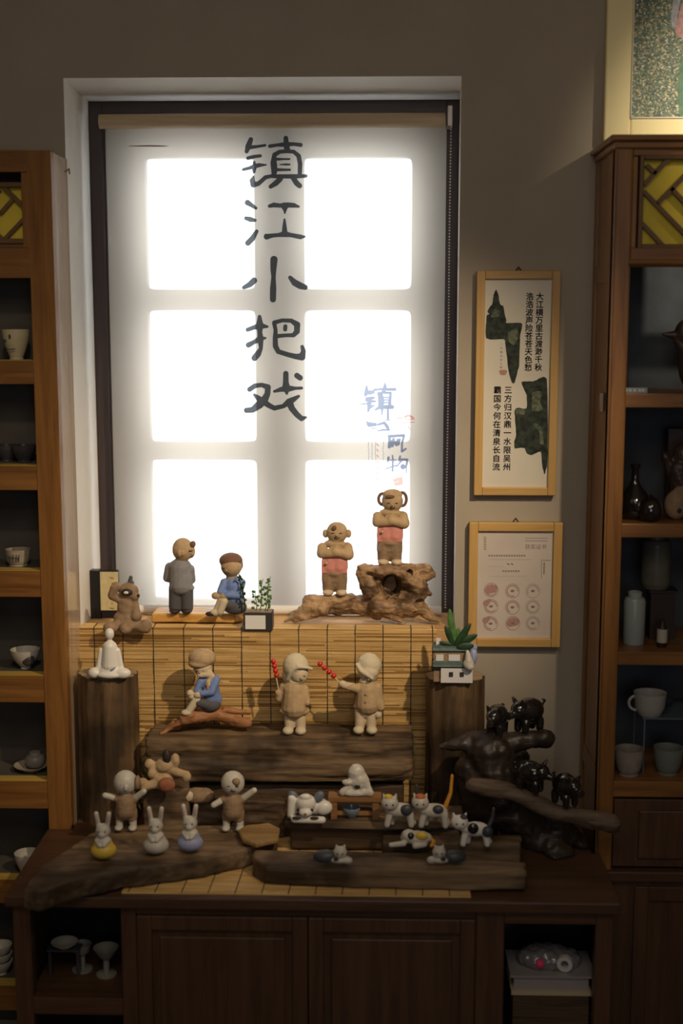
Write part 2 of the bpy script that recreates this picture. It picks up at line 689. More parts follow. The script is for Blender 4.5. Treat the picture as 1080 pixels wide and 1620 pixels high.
blind.part('bead_chain', ch, mat('chain_steel', (.55, .52, .48), .3, .5), smooth=True, kind='stuff')

Z1 = [
    [(138, 130, 28), (105, 220, 36), (83, 288, 24)], [(110, 235, 26), (230, 222, 18), (325, 206, 16)],
    [(100, 375, 22), (180, 355, 22), (262, 345, 20)],
    [(40, 525, 17), (120, 505, 20), (190, 480, 26), (245, 468, 26), (340, 463, 9)], [(183, 425, 14), (185, 500, 28), (180, 560, 16)],
    [(176, 610, 8), (158, 670, 32), (170, 725, 34), (235, 712, 28), (285, 670, 26), (330, 628, 26), (400, 612, 22), (500, 615, 26), (700, 615, 28), (860, 610, 22)],
    [(388, 218, 22), (480, 203, 20), (600, 195, 30), (700, 190, 22), (792, 202, 25)], [(597, 112, 28), (605, 200, 34), (615, 265, 36)],
    [(615, 285, 24), (520, 290, 24), (450, 330, 28), (425, 440, 28), (440, 580, 28)], [(440, 400, 30), (455, 470, 28), (455, 560, 26)],
    [(615, 285, 24), (700, 290, 24), (765, 345, 28), (785, 450, 28), (780, 590, 26)],
    [(460, 390, 20), (560, 388, 13), (645, 388, 12)], [(520, 460, 7), (600, 458, 14), (648, 458, 11)], [(470, 528, 20), (560, 528, 17), (650, 528, 15)],
    [(525, 650, 32), (465, 705, 34), (398, 750, 25)], [(700, 645, 32), (740, 705, 34), (778, 738, 32)]]
Z2 = [
    [(95, 960, 34), (145, 992, 26), (205, 1032, 19)], [(75, 1165, 23), (130, 1180, 31), (193, 1193, 20)], [(215, 1337, 23), (160, 1430, 34), (100, 1490, 34)],
    [(385, 1005, 22), (440, 990, 30), (520, 998, 26), (620, 990, 32), (700, 995, 30), (765, 1012, 15)], [(583, 1010, 50), (585, 1060, 22), (584, 1100, 9)],
    [(580, 1180, 12), (580, 1270, 26), (582, 1345, 34)], [(345, 1408, 35), (420, 1392, 25), (500, 1385, 24), (582, 1372, 38), (660, 1385, 26), (790, 1410, 30), (848, 1406, 11)],
    [(335, 1390, 20), (345, 1425, 20)]]
Z3 = [[(297, 115, 30), (292, 200, 25), (293, 270, 18), (290, 370, 26), (288, 467, 25)],
      [(32, 362, 16), (85, 335, 23), (122, 300, 25)], [(440, 275, 17), (480, 320, 27), (530, 347, 28), (572, 360, 22)]]
Z4 = [[(170, 620, 15), (172, 690, 30), (172, 760, 20), (178, 815, 26), (182, 900, 16), (155, 950, 26), (125, 985, 25)],
      [(65, 735, 17), (120, 715, 18), (175, 700, 28), (238, 708, 11)], [(72, 870, 22), (120, 845, 18), (175, 815, 24), (222, 808, 9)],
      [(298, 675, 17), (312, 740, 16), (308, 800, 20), (310, 880, 22), (335, 928, 20), (420, 955, 20), (490, 972, 23), (543, 975, 30), (558, 925, 20), (546, 885, 15)],
      [(300, 672, 18), (370, 652, 16), (450, 655, 18), (502, 690, 26), (500, 750, 24), (470, 783, 18), (400, 785, 15), (320, 792, 18)],
      [(398, 705, 17), (396, 732, 17)]]
Z5 = [[(402, 1122, 22), (402, 1200, 24), (405, 1250, 34), (410, 1297, 12)], [(300, 1280, 11), (360, 1262, 20), (420, 1255, 28), (490, 1252, 13), (540, 1250, 13)],
      [(500, 1140, 23), (528, 1160, 23)],
      [(82, 1262, 20), (130, 1230, 20), (190, 1222, 18), (243, 1242, 24), (240, 1300, 24), (215, 1350, 30), (170, 1395, 34), (110, 1442, 24), (55, 1447, 22)],
      [(125, 1310, 12), (165, 1345, 24), (210, 1375, 26), (255, 1405, 22), (300, 1428, 20), (380, 1410, 18), (430, 1372, 28), (470, 1350, 22), (515, 1322, 12)],
      [(432, 1375, 30), (455, 1430, 26), (500, 1485, 24), (540, 1520, 22), (582, 1508, 9)]]
YI_ = YBL - .0035
for zz, sc_, oy in ((Z1, 8.304, 205), (Z2, 8.304, 205), (Z3, 5.583, 390), (Z4, 5.583, 390), (Z5, 5.583, 390)):
    ink(zz, 380, oy, sc_, YI_, 'character', ink_m, blind.o, blind.loc, fat=1.08)
# the smaller print lower right on the blind
s1 = [[(180, 130, 6), (175, 200, 22), (165, 265, 20)], [(175, 230, 20), (230, 235, 26), (270, 228, 20)], [(180, 320, 18), (230, 318, 22), (280, 308, 14)],
      [(165, 345, 10), (220, 362, 16), (300, 358, 12)], [(95, 402, 8), (170, 392, 9), (230, 390, 10)], [(215, 330, 20), (215, 420, 26), (200, 500, 12)], [(215, 450, 20), (285, 415, 8)],
      [(285, 198, 14), (370, 185, 12), (480, 190, 16), (580, 190, 18)], [(438, 95, 6), (440, 150, 20), (420, 210, 22)],
      [(335, 240, 10), (370, 260, 30), (385, 350, 36), (380, 440, 30)], [(400, 235, 14), (520, 238, 14), (510, 340, 16), (505, 430, 20)], [(400, 305, 8), (500, 305, 8)], [(400, 340, 8), (500, 340, 8)], [(400, 378, 8), (500, 378, 8)],
      [(300, 480, 10), (370, 440, 22), (540, 440, 24)], [(400, 480, 14), (392, 550, 8)], [(480, 470, 12), (482, 600, 14)], [(450, 626, 7), (510, 626, 7)]]
ink(s1, 560, 595, 9, YI_, 'small_character', inkb_m, blind.o, blind.loc, cell=.6, fat=1.25)
s2 = [[(175, 650, 8), (215, 690, 28), (300, 690, 20)], [(235, 740, 4), (300, 745, 6)], [(340, 690, 12), (430, 665, 16), (470, 720, 20), (490, 765, 14)], [(330, 780, 6), (420, 765, 12), (505, 770, 8)]]
ink(s2, 560, 595, 9, YI_, 'small_character', inkb_m, blind.o, blind.loc, cell=.6, fat=1.25)
s3 = [[(490, 850, 10), (510, 930, 22), (500, 1010, 18)], [(500, 860, 18), (600, 850, 16), (710, 845, 14)], [(710, 850, 12), (680, 960, 12), (680, 1070, 14)], [(680, 1075, 12), (735, 1035, 10)],
      [(560, 900, 16), (540, 990, 20)], [(560, 940, 20), (620, 960, 26), (650, 900, 12)], [(620, 900, 10), (600, 980, 16)]]
s4 = [[(490, 1160, 14), (480, 1210, 14)], [(545, 1130, 8), (552, 1200, 12), (545, 1350, 10)], [(475, 1200, 8), (600, 1195, 8)], [(450, 1320, 6), (600, 1270, 7)],
      [(655, 1140, 10), (640, 1200, 14)], [(650, 1190, 16), (755, 1190, 14), (745, 1270, 12)], [(680, 1200, 10), (600, 1290, 6)], [(740, 1270, 8), (745, 1380, 5)], [(695, 1290, 30)]]
for s_ in (s3, s4):
    ink(s_, 560, 595, 9, YI_, 'small_character', inkb_m, blind.o, blind.loc, cell=.6, fat=1.25)
for x_, y0, y1 in ((583, 690, 770), (588, 690, 790), (594, 690, 792), (606, 690, 765)):
    st = []
    y_ = y0
    while y_ < y1:
        st.append([(x_ + random.uniform(-.7, .7), y_, .75), (x_ + random.uniform(-.7, .7), y_ + 1.6, .75)])
        y_ += 3.2
    ink(st, 0, 0, 1, YI_, 'fine_print', inkl_m, blind.o, blind.loc, cell=.5)
ink([[(596, 702 + k * 9, .9), (598, 705 + k * 9, .9)] for k in range(7)], 0, 0, 1, YI_, 'fine_print', red_m, blind.o, blind.loc, cell=.5)
ink([[(640, 660, 1.6), (646, 657, 1.8), (653, 661, 1.6)], [(642, 664, .8), (655, 663, .8)], [(629, 661, 1.2), (637, 662, .8)], [(628, 669, .5), (655, 668, .6)], [(645, 674, .7), (648, 679, .9)]],
    0, 0, 1, YI_, 'red_seal', red_m, blind.o, blind.loc, cell=.5)
ink([[(624, 760, 3), (634, 757, 2.5), (634, 764, 3), (626, 766, 3)]], 0, 0, 1, YI_, 'red_seal', red_m, blind.o, blind.loc, cell=.6)
scar = mat('scar_brown', (.25, .2, .15), .8)
ink([[(205, 231, .6), (220, 231, .9), (236, 230.5, 1.2), (250, 231, 1), (266, 231, .5)], [(240, 301, .5), (252, 301, .4)]], 0, 0, 1, YI_, 'scratch', scar, blind.o, blind.loc, cell=.5)

# ------------------------------------------------------------------ left display cabinet
def cups(prof, n=24):
    return prof


YL = 2.845
lc = Thing('display_cabinet', 'tall brown wooden display cabinet left of the window with teacups on its shelves', 'cabinet', (X(-60, YL), YL, 0))
lx1, lx0 = X(97, YL), X(97, YL) - .36
pw = X(97, YL) - X(60, YL)
ltop = Zy(237, YL, 60)
ybk = YW - .004


def lz(py):
    return Zy(py, YL, 40)


lc.box('side_panel', (lx1 - .012, YL + .006, 0), (lx1, ybk, ltop - .002), side_m)
lc.box('side_panel', (lx0, YL + .006, 0), (lx0 + .012, ybk, ltop - .002), side_m)
lc.box('post', (lx1 - pw, YL, 0), (lx1 + .0005, YL + .03, ltop - .001), cab_m)
lc.box('post', (lx0 - .0005, YL, 0), (lx0 + pw, YL + .03, ltop - .001), cab_m)
lc.box('back_board', (lx0 + .012, ybk - .008, .05), (lx1 - .012, ybk, ltop - .01), back_m)
lc.box('top_board', (lx0 + pw, YL, lz(272)), (lx1 - pw, ybk - .01, ltop), cabh_m)
lc.box('rail', (lx0 + pw, YL + .001, lz(440)), (lx1 - pw, YL + .03, lz(392)), cabh_m)
shelf_l = []
for a, b in ((570, 608), (737, 776), (903, 945), (1069, 1112), (1236, 1280), (1392, 1430), (1560, 1600)):
    za, zb = lz(a), lz(b)
    sh = lc.box('shelf', (lx0 + pw, YL + .002, zb), (lx1 - pw, YL + .025, za), cabh_m)
    lc.box('shelf_board', (lx0 + .014, YL + .0255, za - .018), (lx1 - .014, ybk - .009, za - .0006), back_m)  # dark colour stands in for shade behind the front lip
    lc.box('lit_lip_strip', (lx0 + pw, YL + .0015, za - .0005), (lx1 - pw, YL + .036, za + .0006), edge_m, bevel=0)  # strip coloured as the lit front lip of the shelf
    shelf_l.append(za)


def lattice(t, x0, x1, z0, z1, y, bars, k, fr):
    """moulded square frame with diagonal slats before yellow paper"""
    for a, b in (((x0 - fr, y, z0 - fr), (x0, y + .016, z1 + fr)), ((x1, y, z0 - fr), (x1 + fr, y + .016, z1 + fr)),
                 ((x0, y, z1), (x1, y + .016, z1 + fr)), ((x0, y, z0 - fr), (x1, y + .016, z0))):
        t.box('lattice_frame', a, b, lat_m, bevel=.002)
    t.box('paper', (x0 - fr * .5, y + .017, z0 - fr * .5), (x1 + fr * .5, y + .019, z1 + fr * .5), yel_m, bevel=0)
    for a, b in bars:
        t.part('slat', M().bar(a, b, k, y + .003, y + .0155), lat_m)


bars = [((5, 295), (39, 330)), ((-2, 337), (19, 314)), ((3, 378), (40, 341)), ((-40, 338), (0, 378)), ((-40, 300), (-2, 337)), ((-80, 378), (-2, 300))]
lattice(lc, X(-116, YL, 330), X(39, YL, 330), lz(377), lz(296), YL + .004,
        [((X(a[0], YL, 330), lz(a[1])), (X(b[0], YL, 330), lz(b[1]))) for a, b in bars], .0075, .011)
lc.box('rail', (X(50, YL), YL + .003, lz(392)), (lx1 - pw, YL + .024, lz(272)), cab_m)
lc.box('panel', (lx0 + pw, YL + .012, lz(392)), (X(-127, YL, 330), YL + .02, lz(272)), lat_m)
lc.box('rail', (X(-127, YL, 330), YL + .006, lz(392)), (X(50, YL), YL + .022, lz(386)), lat_m)
hook = M().path([(lx1 + .002, ybk - .03, lz(262)), (lx1 + .012, ybk - .035, lz(258)), (lx1 + .014, ybk - .04, lz(266))], .0018)
lc.part('hook', hook, mat('brass', (.35, .2, .08), .4, .7), smooth=True)

# ------------------------------------------------------------------ right display cabinet
YR = 2.75
rc = Thing('display_cabinet', 'large wooden display cabinet at the right with grey-papered shelves of jars and mugs', 'cabinet', (X(1120, YR), YR, 0))
rx0 = X(960, YR)
rx1 = rx0 + .50
rpw = X(985, YR) - rx0


def rz_(py):
    return Zy(py, YR, 1000)


rtop = rz_(214)
rc.box('side_panel', (rx0, YR + .03, 0), (rx0 + .014, ybk, rtop - .01), cab_m)
for a, b in ((.0, .03), (ybk - YR - .03, ybk - YR)):
    rc.box('side_stile', (rx0 - .004, YR + a, 0), (rx0 + .002, YR + b, rtop - .02), cab_m, bevel=.001)
for py in (430, 1240):
    rc.box('side_rail', (rx0 - .003, YR + .03, rz_(py) - .02), (rx0 + .002, ybk - .03, rz_(py) + .02), cab_m, bevel=.001)
rc.box('side_panel', (rx1 - .014, YR + .03, 0), (rx1, ybk, rtop - .01), cab_m)
rc.box('post', (rx0 - .004, YR, 0), (rx0 + rpw, YR + .03, rtop - .01), cab_m, bevel=.004)
rc.box('post', (rx1 - rpw, YR, 0), (rx1, YR + .03, rtop - .01), cab_m, bevel=.004)
rc.box('back_board', (rx0 + .014, ybk - .008, .05), (rx1 - .014, ybk, rtop - .01), slate_m)
for (z0, z1, ov) in ((rtop - .012, rtop, .016), (rtop - .026, rtop - .012, .008)):
    rc.box('cornice', (rx0 - ov, YR - ov, z0), (rx1 + ov, ybk, z1), cabh_m, bevel=.003)
rc.box('rail', (rx0 + rpw, YR + .001, rz_(422)), (rx1 - rpw, YR + .03, rz_(392)), cabh_m)
rc.box('rail', (rx0 + rpw, YR + .003, rz_(246)), (rx1 - rpw, YR + .022, rtop - .025), cabh_m)
rc.part('moulding', M().rev([(0, .007), (rx1 - rx0 - 2 * rpw + .008, .007)], (rx0 + rpw - .004, YR, rz_(415)), (1, 0, 0), 14), cabh_m, smooth=True, angle=50)
rc.box('stile', (rx0 + rpw, YR + .003, rz_(392)), (X(1008, YR, 320), YR + .022, rz_(247)), cab_m)
shelf_r = []
for a, b in ((623, 645), (829, 851), (1032, 1053), (1237, 1262)):
    za, zb = rz_(a), rz_(b)
    rc.box('shelf', (rx0 + rpw * .6, YR + .004, zb), (rx1 - rpw * .6, YR + .024, za), cabh_m)
    rc.box('shelf_board', (rx0 + .014, YR + .0245, za - .016), (rx1 - .014, ybk - .009, za), cabh_m)
    shelf_r.append(za)
bars = [((1019, 292), (1057, 250)), ((1022, 260), (1037, 274)), ((1019, 302), (1105, 388)), ((1017, 352), (1052, 388)), ((1041, 322), (1108, 252)),
        ((1062, 297), (1150, 385)), ((1105, 388), (1175, 318)), ((1125, 252), (1180, 300))]
lattice(rc, X(1018, YR, 320), X(1176, YR, 320), rz_(386), rz_(252), YR + .004,
        [((X(a[0], YR, 320), rz_(a[1])), (X(b[0], YR, 320), rz_(b[1]))) for a, b in bars], .0085, .009)
# drawer, ledge and door below
dd = rc.box('drawer', (rx0 + rpw + .002, YR + .004, rz_(1372)), (rx1 - rpw - .002, YR + .028, rz_(1266)), darkv_m)
dp = M().box((X(1010, YR, 1300), YR - .003, rz_(1358)), (rx1 - rpw - .02, YR + .004, rz_(1282)))
rc.part('drawer_panel', dp, darkv_m, bevel=.003)
rc.box('ledge', (rx0 - .008, YR - .012, rz_(1392)), (rx1 + .008, YR + .03, rz_(1376)), dark_m, bevel=.003)
rc.box('door', (rx0 + rpw + .002, YR + .004, .06), (rx1 - rpw - .002, YR + .026, rz_(1395)), darkv_m)
for a, b in (((X(1000, YR, 1500), YR - .004, .1), (X(1022, YR, 1500), YR + .004, rz_(1402))), ((X(1022, YR, 1500), YR - .004, rz_(1424)), (rx1 - rpw - .01, YR + .004, rz_(1402)))):
    rc.box('door_moulding', a, b, darkv_m)
rc.box('paper_note', (rx0 - .0055, YR + .06, rz_(655)), (rx0 - .0045, YR + .1, rz_(625)), mat('note_paper', (.4, .33, .24), .8), bevel=0)

# ------------------------------------------------------------------ large yellow-framed picture above the right cabinet
pale_m = mat('pale_yellow_frame_paint', (.90, .78, .43), .45, bump=.08, bscale=60)
YP = 2.972
bp = Thing('framed_picture', 'large leafy green picture in a pale yellow frame hanging above the right cabinet', 'picture', P(1090, 225, YP))
fx0, fx1 = X(958, YP, 100), X(958, YP, 100) + .40
fz0 = Zy(224, YP, 960)
fz1 = fz0 + .52
iw = X(1000, YP, 100) - fx0
ib = Zy(186, YP, 1000) - fz0
for a, b in (((fx0, YP, fz0), (fx0 + iw, ybk, fz1)), ((fx1 - iw, YP, fz0), (fx1, ybk, fz1)),
             ((fx0 + iw, YP + .001, fz0), (fx1 - iw, ybk, fz0 + ib)), ((fx0 + iw, YP + .001, fz1 - ib), (fx1 - iw, ybk, fz1))):
    bp.box('frame_member', a, b, pale_m, bevel=.004)
bp.box('inner_trim', (fx0 + iw - .001, YP - .002, fz0 + ib - .002), (fx1 - iw, YP + .006, fz0 + ib + .001), mat('silver_trim', (.7, .66, .6), .3, .5), bevel=0)
bp.box('inner_trim', (fx0 + iw - .001, YP - .002, fz0 + ib), (fx0 + iw + .001, YP + .006, fz1 - ib), MATS['silver_trim'], bevel=0)
leaf = mat('leaf_picture', (.1, .15, .08), .25, bump=.6, bscale=500, spec=.6)
nt = leaf.node_tree
b_ = nt.nodes['Principled BSDF']
tc = nt.nodes.new('ShaderNodeTexCoord')
vo = nt.nodes.new('ShaderNodeTexVoronoi')
vo.inputs['Scale'].default_value = 320
vr = nt.nodes.new('ShaderNodeValToRGB')
for k_, (p_, c_) in enumerate([(0, (.03, .05, .045)), (.35, (.06, .13, .10)), (.55, (.12, .20, .12)), (.75, (.30, .26, .10)), (.9, (.5, .45, .3)), (1, (.75, .72, .62))]):
    e_ = vr.color_ramp.elements[k_] if k_ < 2 else vr.color_ramp.elements.new(p_)
    e_.position = p_
    e_.color = (*c_, 1)
nt.links.new(tc.outputs['Object'], vo.inputs['Vector'])
sp = nt.nodes.new('ShaderNodeSeparateColor')
nt.links.new(vo.outputs['Color'], sp.inputs[0])
nt.links.new(sp.outputs[0], vr.inputs[0])
nt.links.new(vr.outputs[0], b_.inputs['Base Color'])
pic = bp.box('picture', (fx0 + iw, YP + .008, fz0 + ib), (fx1 - iw, YP + .012, fz1 - ib), leaf, bevel=0)
for st, c_, nm in (([[(1095, 110, 22), (1080, 150, 8), (1100, 190, 25)]], (.10, .22, .13), 'painted_shape'),
                   ([[(1095, 20, 22), (1075, 48, 8), (1100, 60, 18)]], (.55, .30, .30), 'painted_shape'),
                   ([[(1072, -10, 6), (1066, 25, 5), (1066, 40, 4)]], (.42, .42, .48), 'painted_shape')):
    ink(st, 0, 0, 1, YP + .0075 - .0003 * c_[0], nm, mat(f'paint_{int(c_[0]*100)}', c_, .4, var=.25, vscale=120), bp.o, bp.loc, cell=1.5)

# ------------------------------------------------------------------ two small wooden picture frames
ash_m = wood('ash_frame', (.42, .24, .07), (.56, .34, .11), 'z', 50, .45, .06)
ashh_m = wood('ash_frame_level', (.42, .24, .07), (.56, .34, .11), 'x', 50, .45, .06)
paperw_m = mat('picture_paper', (.60, .55, .46), .5, var=.04, vscale=10)
paperp_m = mat('certificate_paper', (.52, .45, .40), .55, var=.05, vscale=14)
inkk_m = mat('brush_ink', (.02, .02, .022), .7)
greyink_m = mat('print_grey', (.20, .16, .15), .7)
pinkink_m = mat('seal_pink', (.36, .20, .18), .7, var=.25, vscale=500)
palepink_m = mat('seal_pale', (.38, .28, .25), .7)
YPF = 2.975


def frame(name, label, cat, px, mx_, m):
    x0, y0, x1, y1 = px
    t = Thing(name, label, cat, P((x0 + x1) / 2, (y0 + y1) / 2, YPF))
    my = (y0 + y1) / 2
    X0, X1 = X(x0, YPF, my), X(x1, YPF, my)
    Z1_, Z0_ = Zy(y0, YPF, 820), Zy(y1, YPF, 820)
    k = mx_ * t.k
    t.mem = []
    for nm, a, b, mm in (('frame_member', (X0, YPF, Z0_), (X0 + k, ybk, Z1_), ash_m), ('frame_member', (X1 - k, YPF, Z0_), (X1, ybk, Z1_), ash_m),
                         ('frame_member', (X0 + k, YPF + .0005, Z1_ - k), (X1 - k, ybk, Z1_), ashh_m), ('frame_member', (X0 + k, YPF + .0005, Z0_), (X1 - k, ybk, Z0_ + k), ashh_m)):
        t.box(nm, a, b, mm, bevel=.0018)
    t.box('paper', (X0 + k - .001, YPF + .009, Z0_ + k - .001), (X1 - k + .001, YPF + .011, Z1_ - k + .001), m, bevel=0)
    t.part('hanging_hook', M().path([((X0 + X1) / 2 - .006, ybk - .006, Z1_), ((X0 + X1) / 2, ybk - .008, Z1_ + .008), ((X0 + X1) / 2 + .006, ybk - .006, Z1_)], .0014), mat('hook_iron', (.04, .03, .03), .5, .5), smooth=True)
    t.box4 = (X0 + k, X1 - k, Z0_ + k, Z1_ - k)
    return t


f1 = frame('framed_painting', 'tall narrow ash frame with green ink rocks and columns of black calligraphy', 'picture', (752, 428, 883, 784), 13, paperw_m)
YF_ = YPF + .0086
stone_m = mat('ink_green', (.018, .026, .018), .7, var=.9, vscale=90)
# the two inked rock masses (filled outlines)


def outline(poly, Y, name, m, t, y_off=0):
    g = M()
    n_ = len(poly)
    pts = []
    for i in range(n_):                        # rounded, slightly ragged brush edge
        a, b, c, d = (poly[(i + k) % n_] for k in (-1, 0, 1, 2))
        for u in (0, .25, .5, .75):
            q = [.5 * (2 * b[e] + (c[e] - a[e]) * u + (2 * a[e] - 5 * b[e] + 4 * c[e] - d[e]) * u * u + (3 * b[e] - a[e] - 3 * c[e] + d[e]) * u ** 3) for e in (0, 1)]
            q = [.5 * q[e] + .5 * (b[e] + (c[e] - b[e]) * u) for e in (0, 1)]
            pts.append((q[0] + .8 * noise.noise(Vector((q[0] * .6, q[1] * .6, 1))), q[1] + .8 * noise.noise(Vector((q[0] * .6, q[1] * .6, 7)))))
    poly = pts
    vs = [P(x, y, Y) for x, y in poly]
    vs = [(v[0], v[1] + y_off, v[2]) for v in vs]
    g.add(vs, [tuple(range(len(vs)))])
    g.shift(t.loc)
    import bmesh
    me = g.mesh(name)
    bm = bmesh.new()
    bm.from_mesh(me)
    bmesh.ops.triangulate(bm, faces=bm.faces[:])
    bm.to_mesh(me)
    bm.free()
    return put(name, me, m, t.o, smooth=False)


def z2(pts, s=9, ox=760, oy=440):
    return [(ox + a / s, oy + b / s) for a, b in pts]


outline(z2([(220, 160), (255, 240), (275, 370), (325, 400), (335, 470), (365, 600), (370, 640), (580, 640), (585, 720), (560, 830), (550, 1240), (525, 1330), (485, 1490), (445, 1490), (400, 1330), (355, 950), (330, 870), (80, 860), (85, 540), (125, 510), (95, 480), (135, 400), (165, 370), (185, 240)]),
        YF_, 'painted_rock', stone_m, f1)
outline(z2([(550, 120), (700, 115), (890, 75), (905, 1000), (890, 1270), (860, 1370), (830, 1250), (810, 1060), (690, 1110), (620, 1080), (590, 1010), (460, 1020), (455, 930), (480, 830), (465, 640), (460, 500), (500, 470), (620, 480), (620, 300)], 8.53, 760, 590),
        YF_, 'painted_rock', stone_m, f1)
wash_m = mat('ink_wash', (.10, .115, .07), .7, var=.6, vscale=160)
outline(z2([(700, 260), (820, 250), (800, 400), (850, 500), (700, 520), (690, 400)], 8.53, 760, 590), YF_ - .0003, 'painted_wash', wash_m, f1)
outline(z2([(480, 490), (600, 490), (590, 560), (480, 560)], 8.53, 760, 590), YF_ - .0003, 'painted_wash', wash_m, f1)
outline(z2([(700, 690), (760, 680), (830, 760), (850, 960), (800, 960), (790, 790), (740, 740)], 8.53, 760, 590), YF_ - .0003, 'painted_wash', wash_m, f1)
outline(z2([(390, 780), (520, 700), (530, 860), (470, 960), (400, 900)]), YF_ - .0003, 'painted_wash', wash_m, f1)
outline(z2([(200, 440), (280, 470), (260, 540), (150, 560)]), YF_ - .0003, 'painted_wash', wash_m, f1)
for txt, px, py, h in (('大江横万里古渡渺千秋', 849, 463, 124), ('浩浩波声险苍苍天色愁', 833, 463, 124), ('三方归汉鼎一水限吴州', 799, 611, 136), ('霸国今何在清泉长自流', 782, 611, 136)):
    p = P(px, py, YF_)
    s_ = S(p)
    glyphs(txt, 12.5 * s_, inkk_m, f1.o, 'calligraphy', (p.x - 1.5 * s_, YF_, p.z), f1.loc, True, h / 10 * s_, fat=.022)
p = P(791, 543, YF_)
glyphs('一叶扁舟过江南', 4 * S(p), greyink_m, f1.o, 'small_calligraphy', (p.x, YF_, p.z), f1.loc, True, 6 * S(p))
ink([[(792, 588, 2.8), (799, 588, 2.8)], [(793, 591, 2.4), (798, 591, 2.4)]], 0, 0, 1, YF_, 'red_seal', pinkink_m, f1.o, f1.loc, cell=.5)

f2 = frame('framed_certificate', 'ash-framed certificate with nine faded round red seals, below the calligraphy frame', 'certificate', (741, 827, 888, 1024), 14, paperp_m)


def c2(x, y):
    return 740 + x / 6.968, 820 + y / 6.968


p = P(*c2(628, 285), YF_)
glyphs('获奖证书', 8.6 * S(p), greyink_m, f2.o, 'heading', (p.x, YF_, p.z), f2.loc, True and False, None)
dashes = []
for y_, xa, xb, r_, d_ in ((220, 635, 885, .8, 3), (250, 635, 880, .9, 3), (412, 228, 640, 1.5, 4), (455, 230, 690, .5, 3), (505, 435, 510, 1.5, 6), (582, 385, 560, 1.5, 4), (530, 235, 400, .4, 3), (640, 235, 640, .4, 3)):
    xa_, y0 = c2(xa, y_)
    xb_, _ = c2(xb, y_)
    x_ = xa_
    while x_ < xb_:
        dashes.append([(x_, y0 - r_ * .5, r_ * .6), (x_ + d_ * .4, y0 + r_ * .4, r_ * .6)])
        x_ += d_
ink(dashes, 0, 0, 1, YF_, 'fine_print', greyink_m, f2.o, f2.loc, cell=.4)
ink([[(*c2(180, 210 + k * 25), 1.2), (*c2(195, 215 + k * 25), 1.2)] for k in range(6)], 0, 0, 1, YF_, 'side_print', mat('olive_print', (.32, .28, .16), .7), f2.o, f2.loc, cell=.5)
ink([[(*c2(815, 460), .4), (*c2(910, 465), .4)], [(*c2(810, 470), .4), (*c2(810, 660), .4)], [(*c2(840, 490), .9), (*c2(838, 610), .9)]], 0, 0, 1, YF_, 'fine_print', greyink_m, f2.o, f2.loc, cell=.4)
for i, (x_, y_) in enumerate([(255, 790), (490, 800), (715, 800), (255, 970), (490, 980), (715, 975), (250, 1160), (495, 1155), (715, 1155)]):
    x0, y0 = c2(x_, y_)
    R_ = 11
    arc = [[(x0 + R_ * math.cos(a / 12 * PI), y0 + R_ * math.sin(a / 12 * PI), .45) for a in range(25)]]
    arc.append([(x0 + 8.5 * math.cos(a / 12 * PI), y0 + 8.5 * math.sin(a / 12 * PI), .8) for a in range(25)][(i * 5) % 12:])
    if i in (0, 7):
        arc.append([(x0 - 4, y0, 6), (x0 + 4, y0 - 2, 6)])
    if i in (3, 6):
        arc.append([(x0 - 8, y0 - 5, 5), (x0 - 3, y0 - 9, 3)])
    ink(arc, 0, 0, 1, YF_, 'round_seal', pinkink_m if i in (0, 1, 3, 4, 6, 7) else palepink_m, f2.o, f2.loc, cell=.5)
    if i != 0:
        ink([[(x0 - 1.2, y0, 1.8), (x0 + 1.2, y0, 1.8)]], 0, 0, 1, YF_ - .0003, 'seal_star', greyink_m, f2.o, f2.loc, cell=.5)

# ------------------------------------------------------------------ sideboard under the window
TZ = .60
YT = 2.50
sb = Thing('sideboard', 'long dark wooden sideboard with two doors and open end cubbies under the driftwood display', 'cabinet', (X(500, YT), YT, 0))
sx0, sx1 = X(22, YT, 1500), X(968, YT, 1500)


def sz(py):
    return Zy(py, YT, 500)


SBK = YL - .01
# top runs to the wall between the two cabinets
sb.part('top', M().prism([(sx0 - .012, YT - .014), (sx1 + .012, YT - .014), (sx1 + .012, YR - .015), (rx0 - .012, YR - .015), (rx0 - .012, YW - .002),
                          (lx1 + .004, YW - .002), (lx1 + .004, YL - .006), (sx0 - .012, YL - .006)], TZ - .024, TZ), dark_m, bevel=.003)
zt = TZ - .024
xc = [sx0, X(50, YT, 1500), X(192, YT, 1500), X(216, YT, 1500), X(487, YT, 1500), X(752, YT, 1500), X(797, YT, 1500), X(941, YT, 1500), sx1]
for a, b in ((0, 1), (2, 3), (5, 6), (7, 8)):
    sb.box('stile', (xc[a], YT, .03), (xc[b], YT + .03, zt), darkv_m)
sb.box('side_panel', (sx0, YT + .03, .03), (sx0 + .015, YL - .01, zt), darkv_m)
sb.box('side_panel', (sx1 - .015, YT + .03, .03), (sx1, YR - .02, zt), darkv_m)
sb.box('divider', (xc[2], YT + .03, .03), (xc[2] + .015, YL - .01, zt), darkv_m)
sb.box('divider', (xc[6] - .015, YT + .03, .03), (xc[6], YR - .02, zt), darkv_m)
sb.box('back_board', (sx0 + .015, YR - .035, .03), (xc[6] - .015, YR - .02, zt - .0), black_m)
sb.box('back_board', (xc[6], YR - .035, .03), (sx1 - .015, YR - .02, zt - .0), black_m)
sb.box('shelf', (xc[1] - .01, YT + .002, sz(1612)), (xc[2], YR - .04, sz(1585)), dark_m)
sb.box('shelf', (xc[6], YT + .03, .12), (xc[7], YR - .04, .14), dark_m)
for a, b, y0 in ((1, 2, 1440), (6, 7, 1458)):
    sb.box('rail', (xc[a], YT + .001, sz(y0)), (xc[b], YT + .03, zt), dark_m)
sb.box('rail', (xc[3], YT + .002, sz(1450)), (xc[5], YT + .03, zt), dark_m)
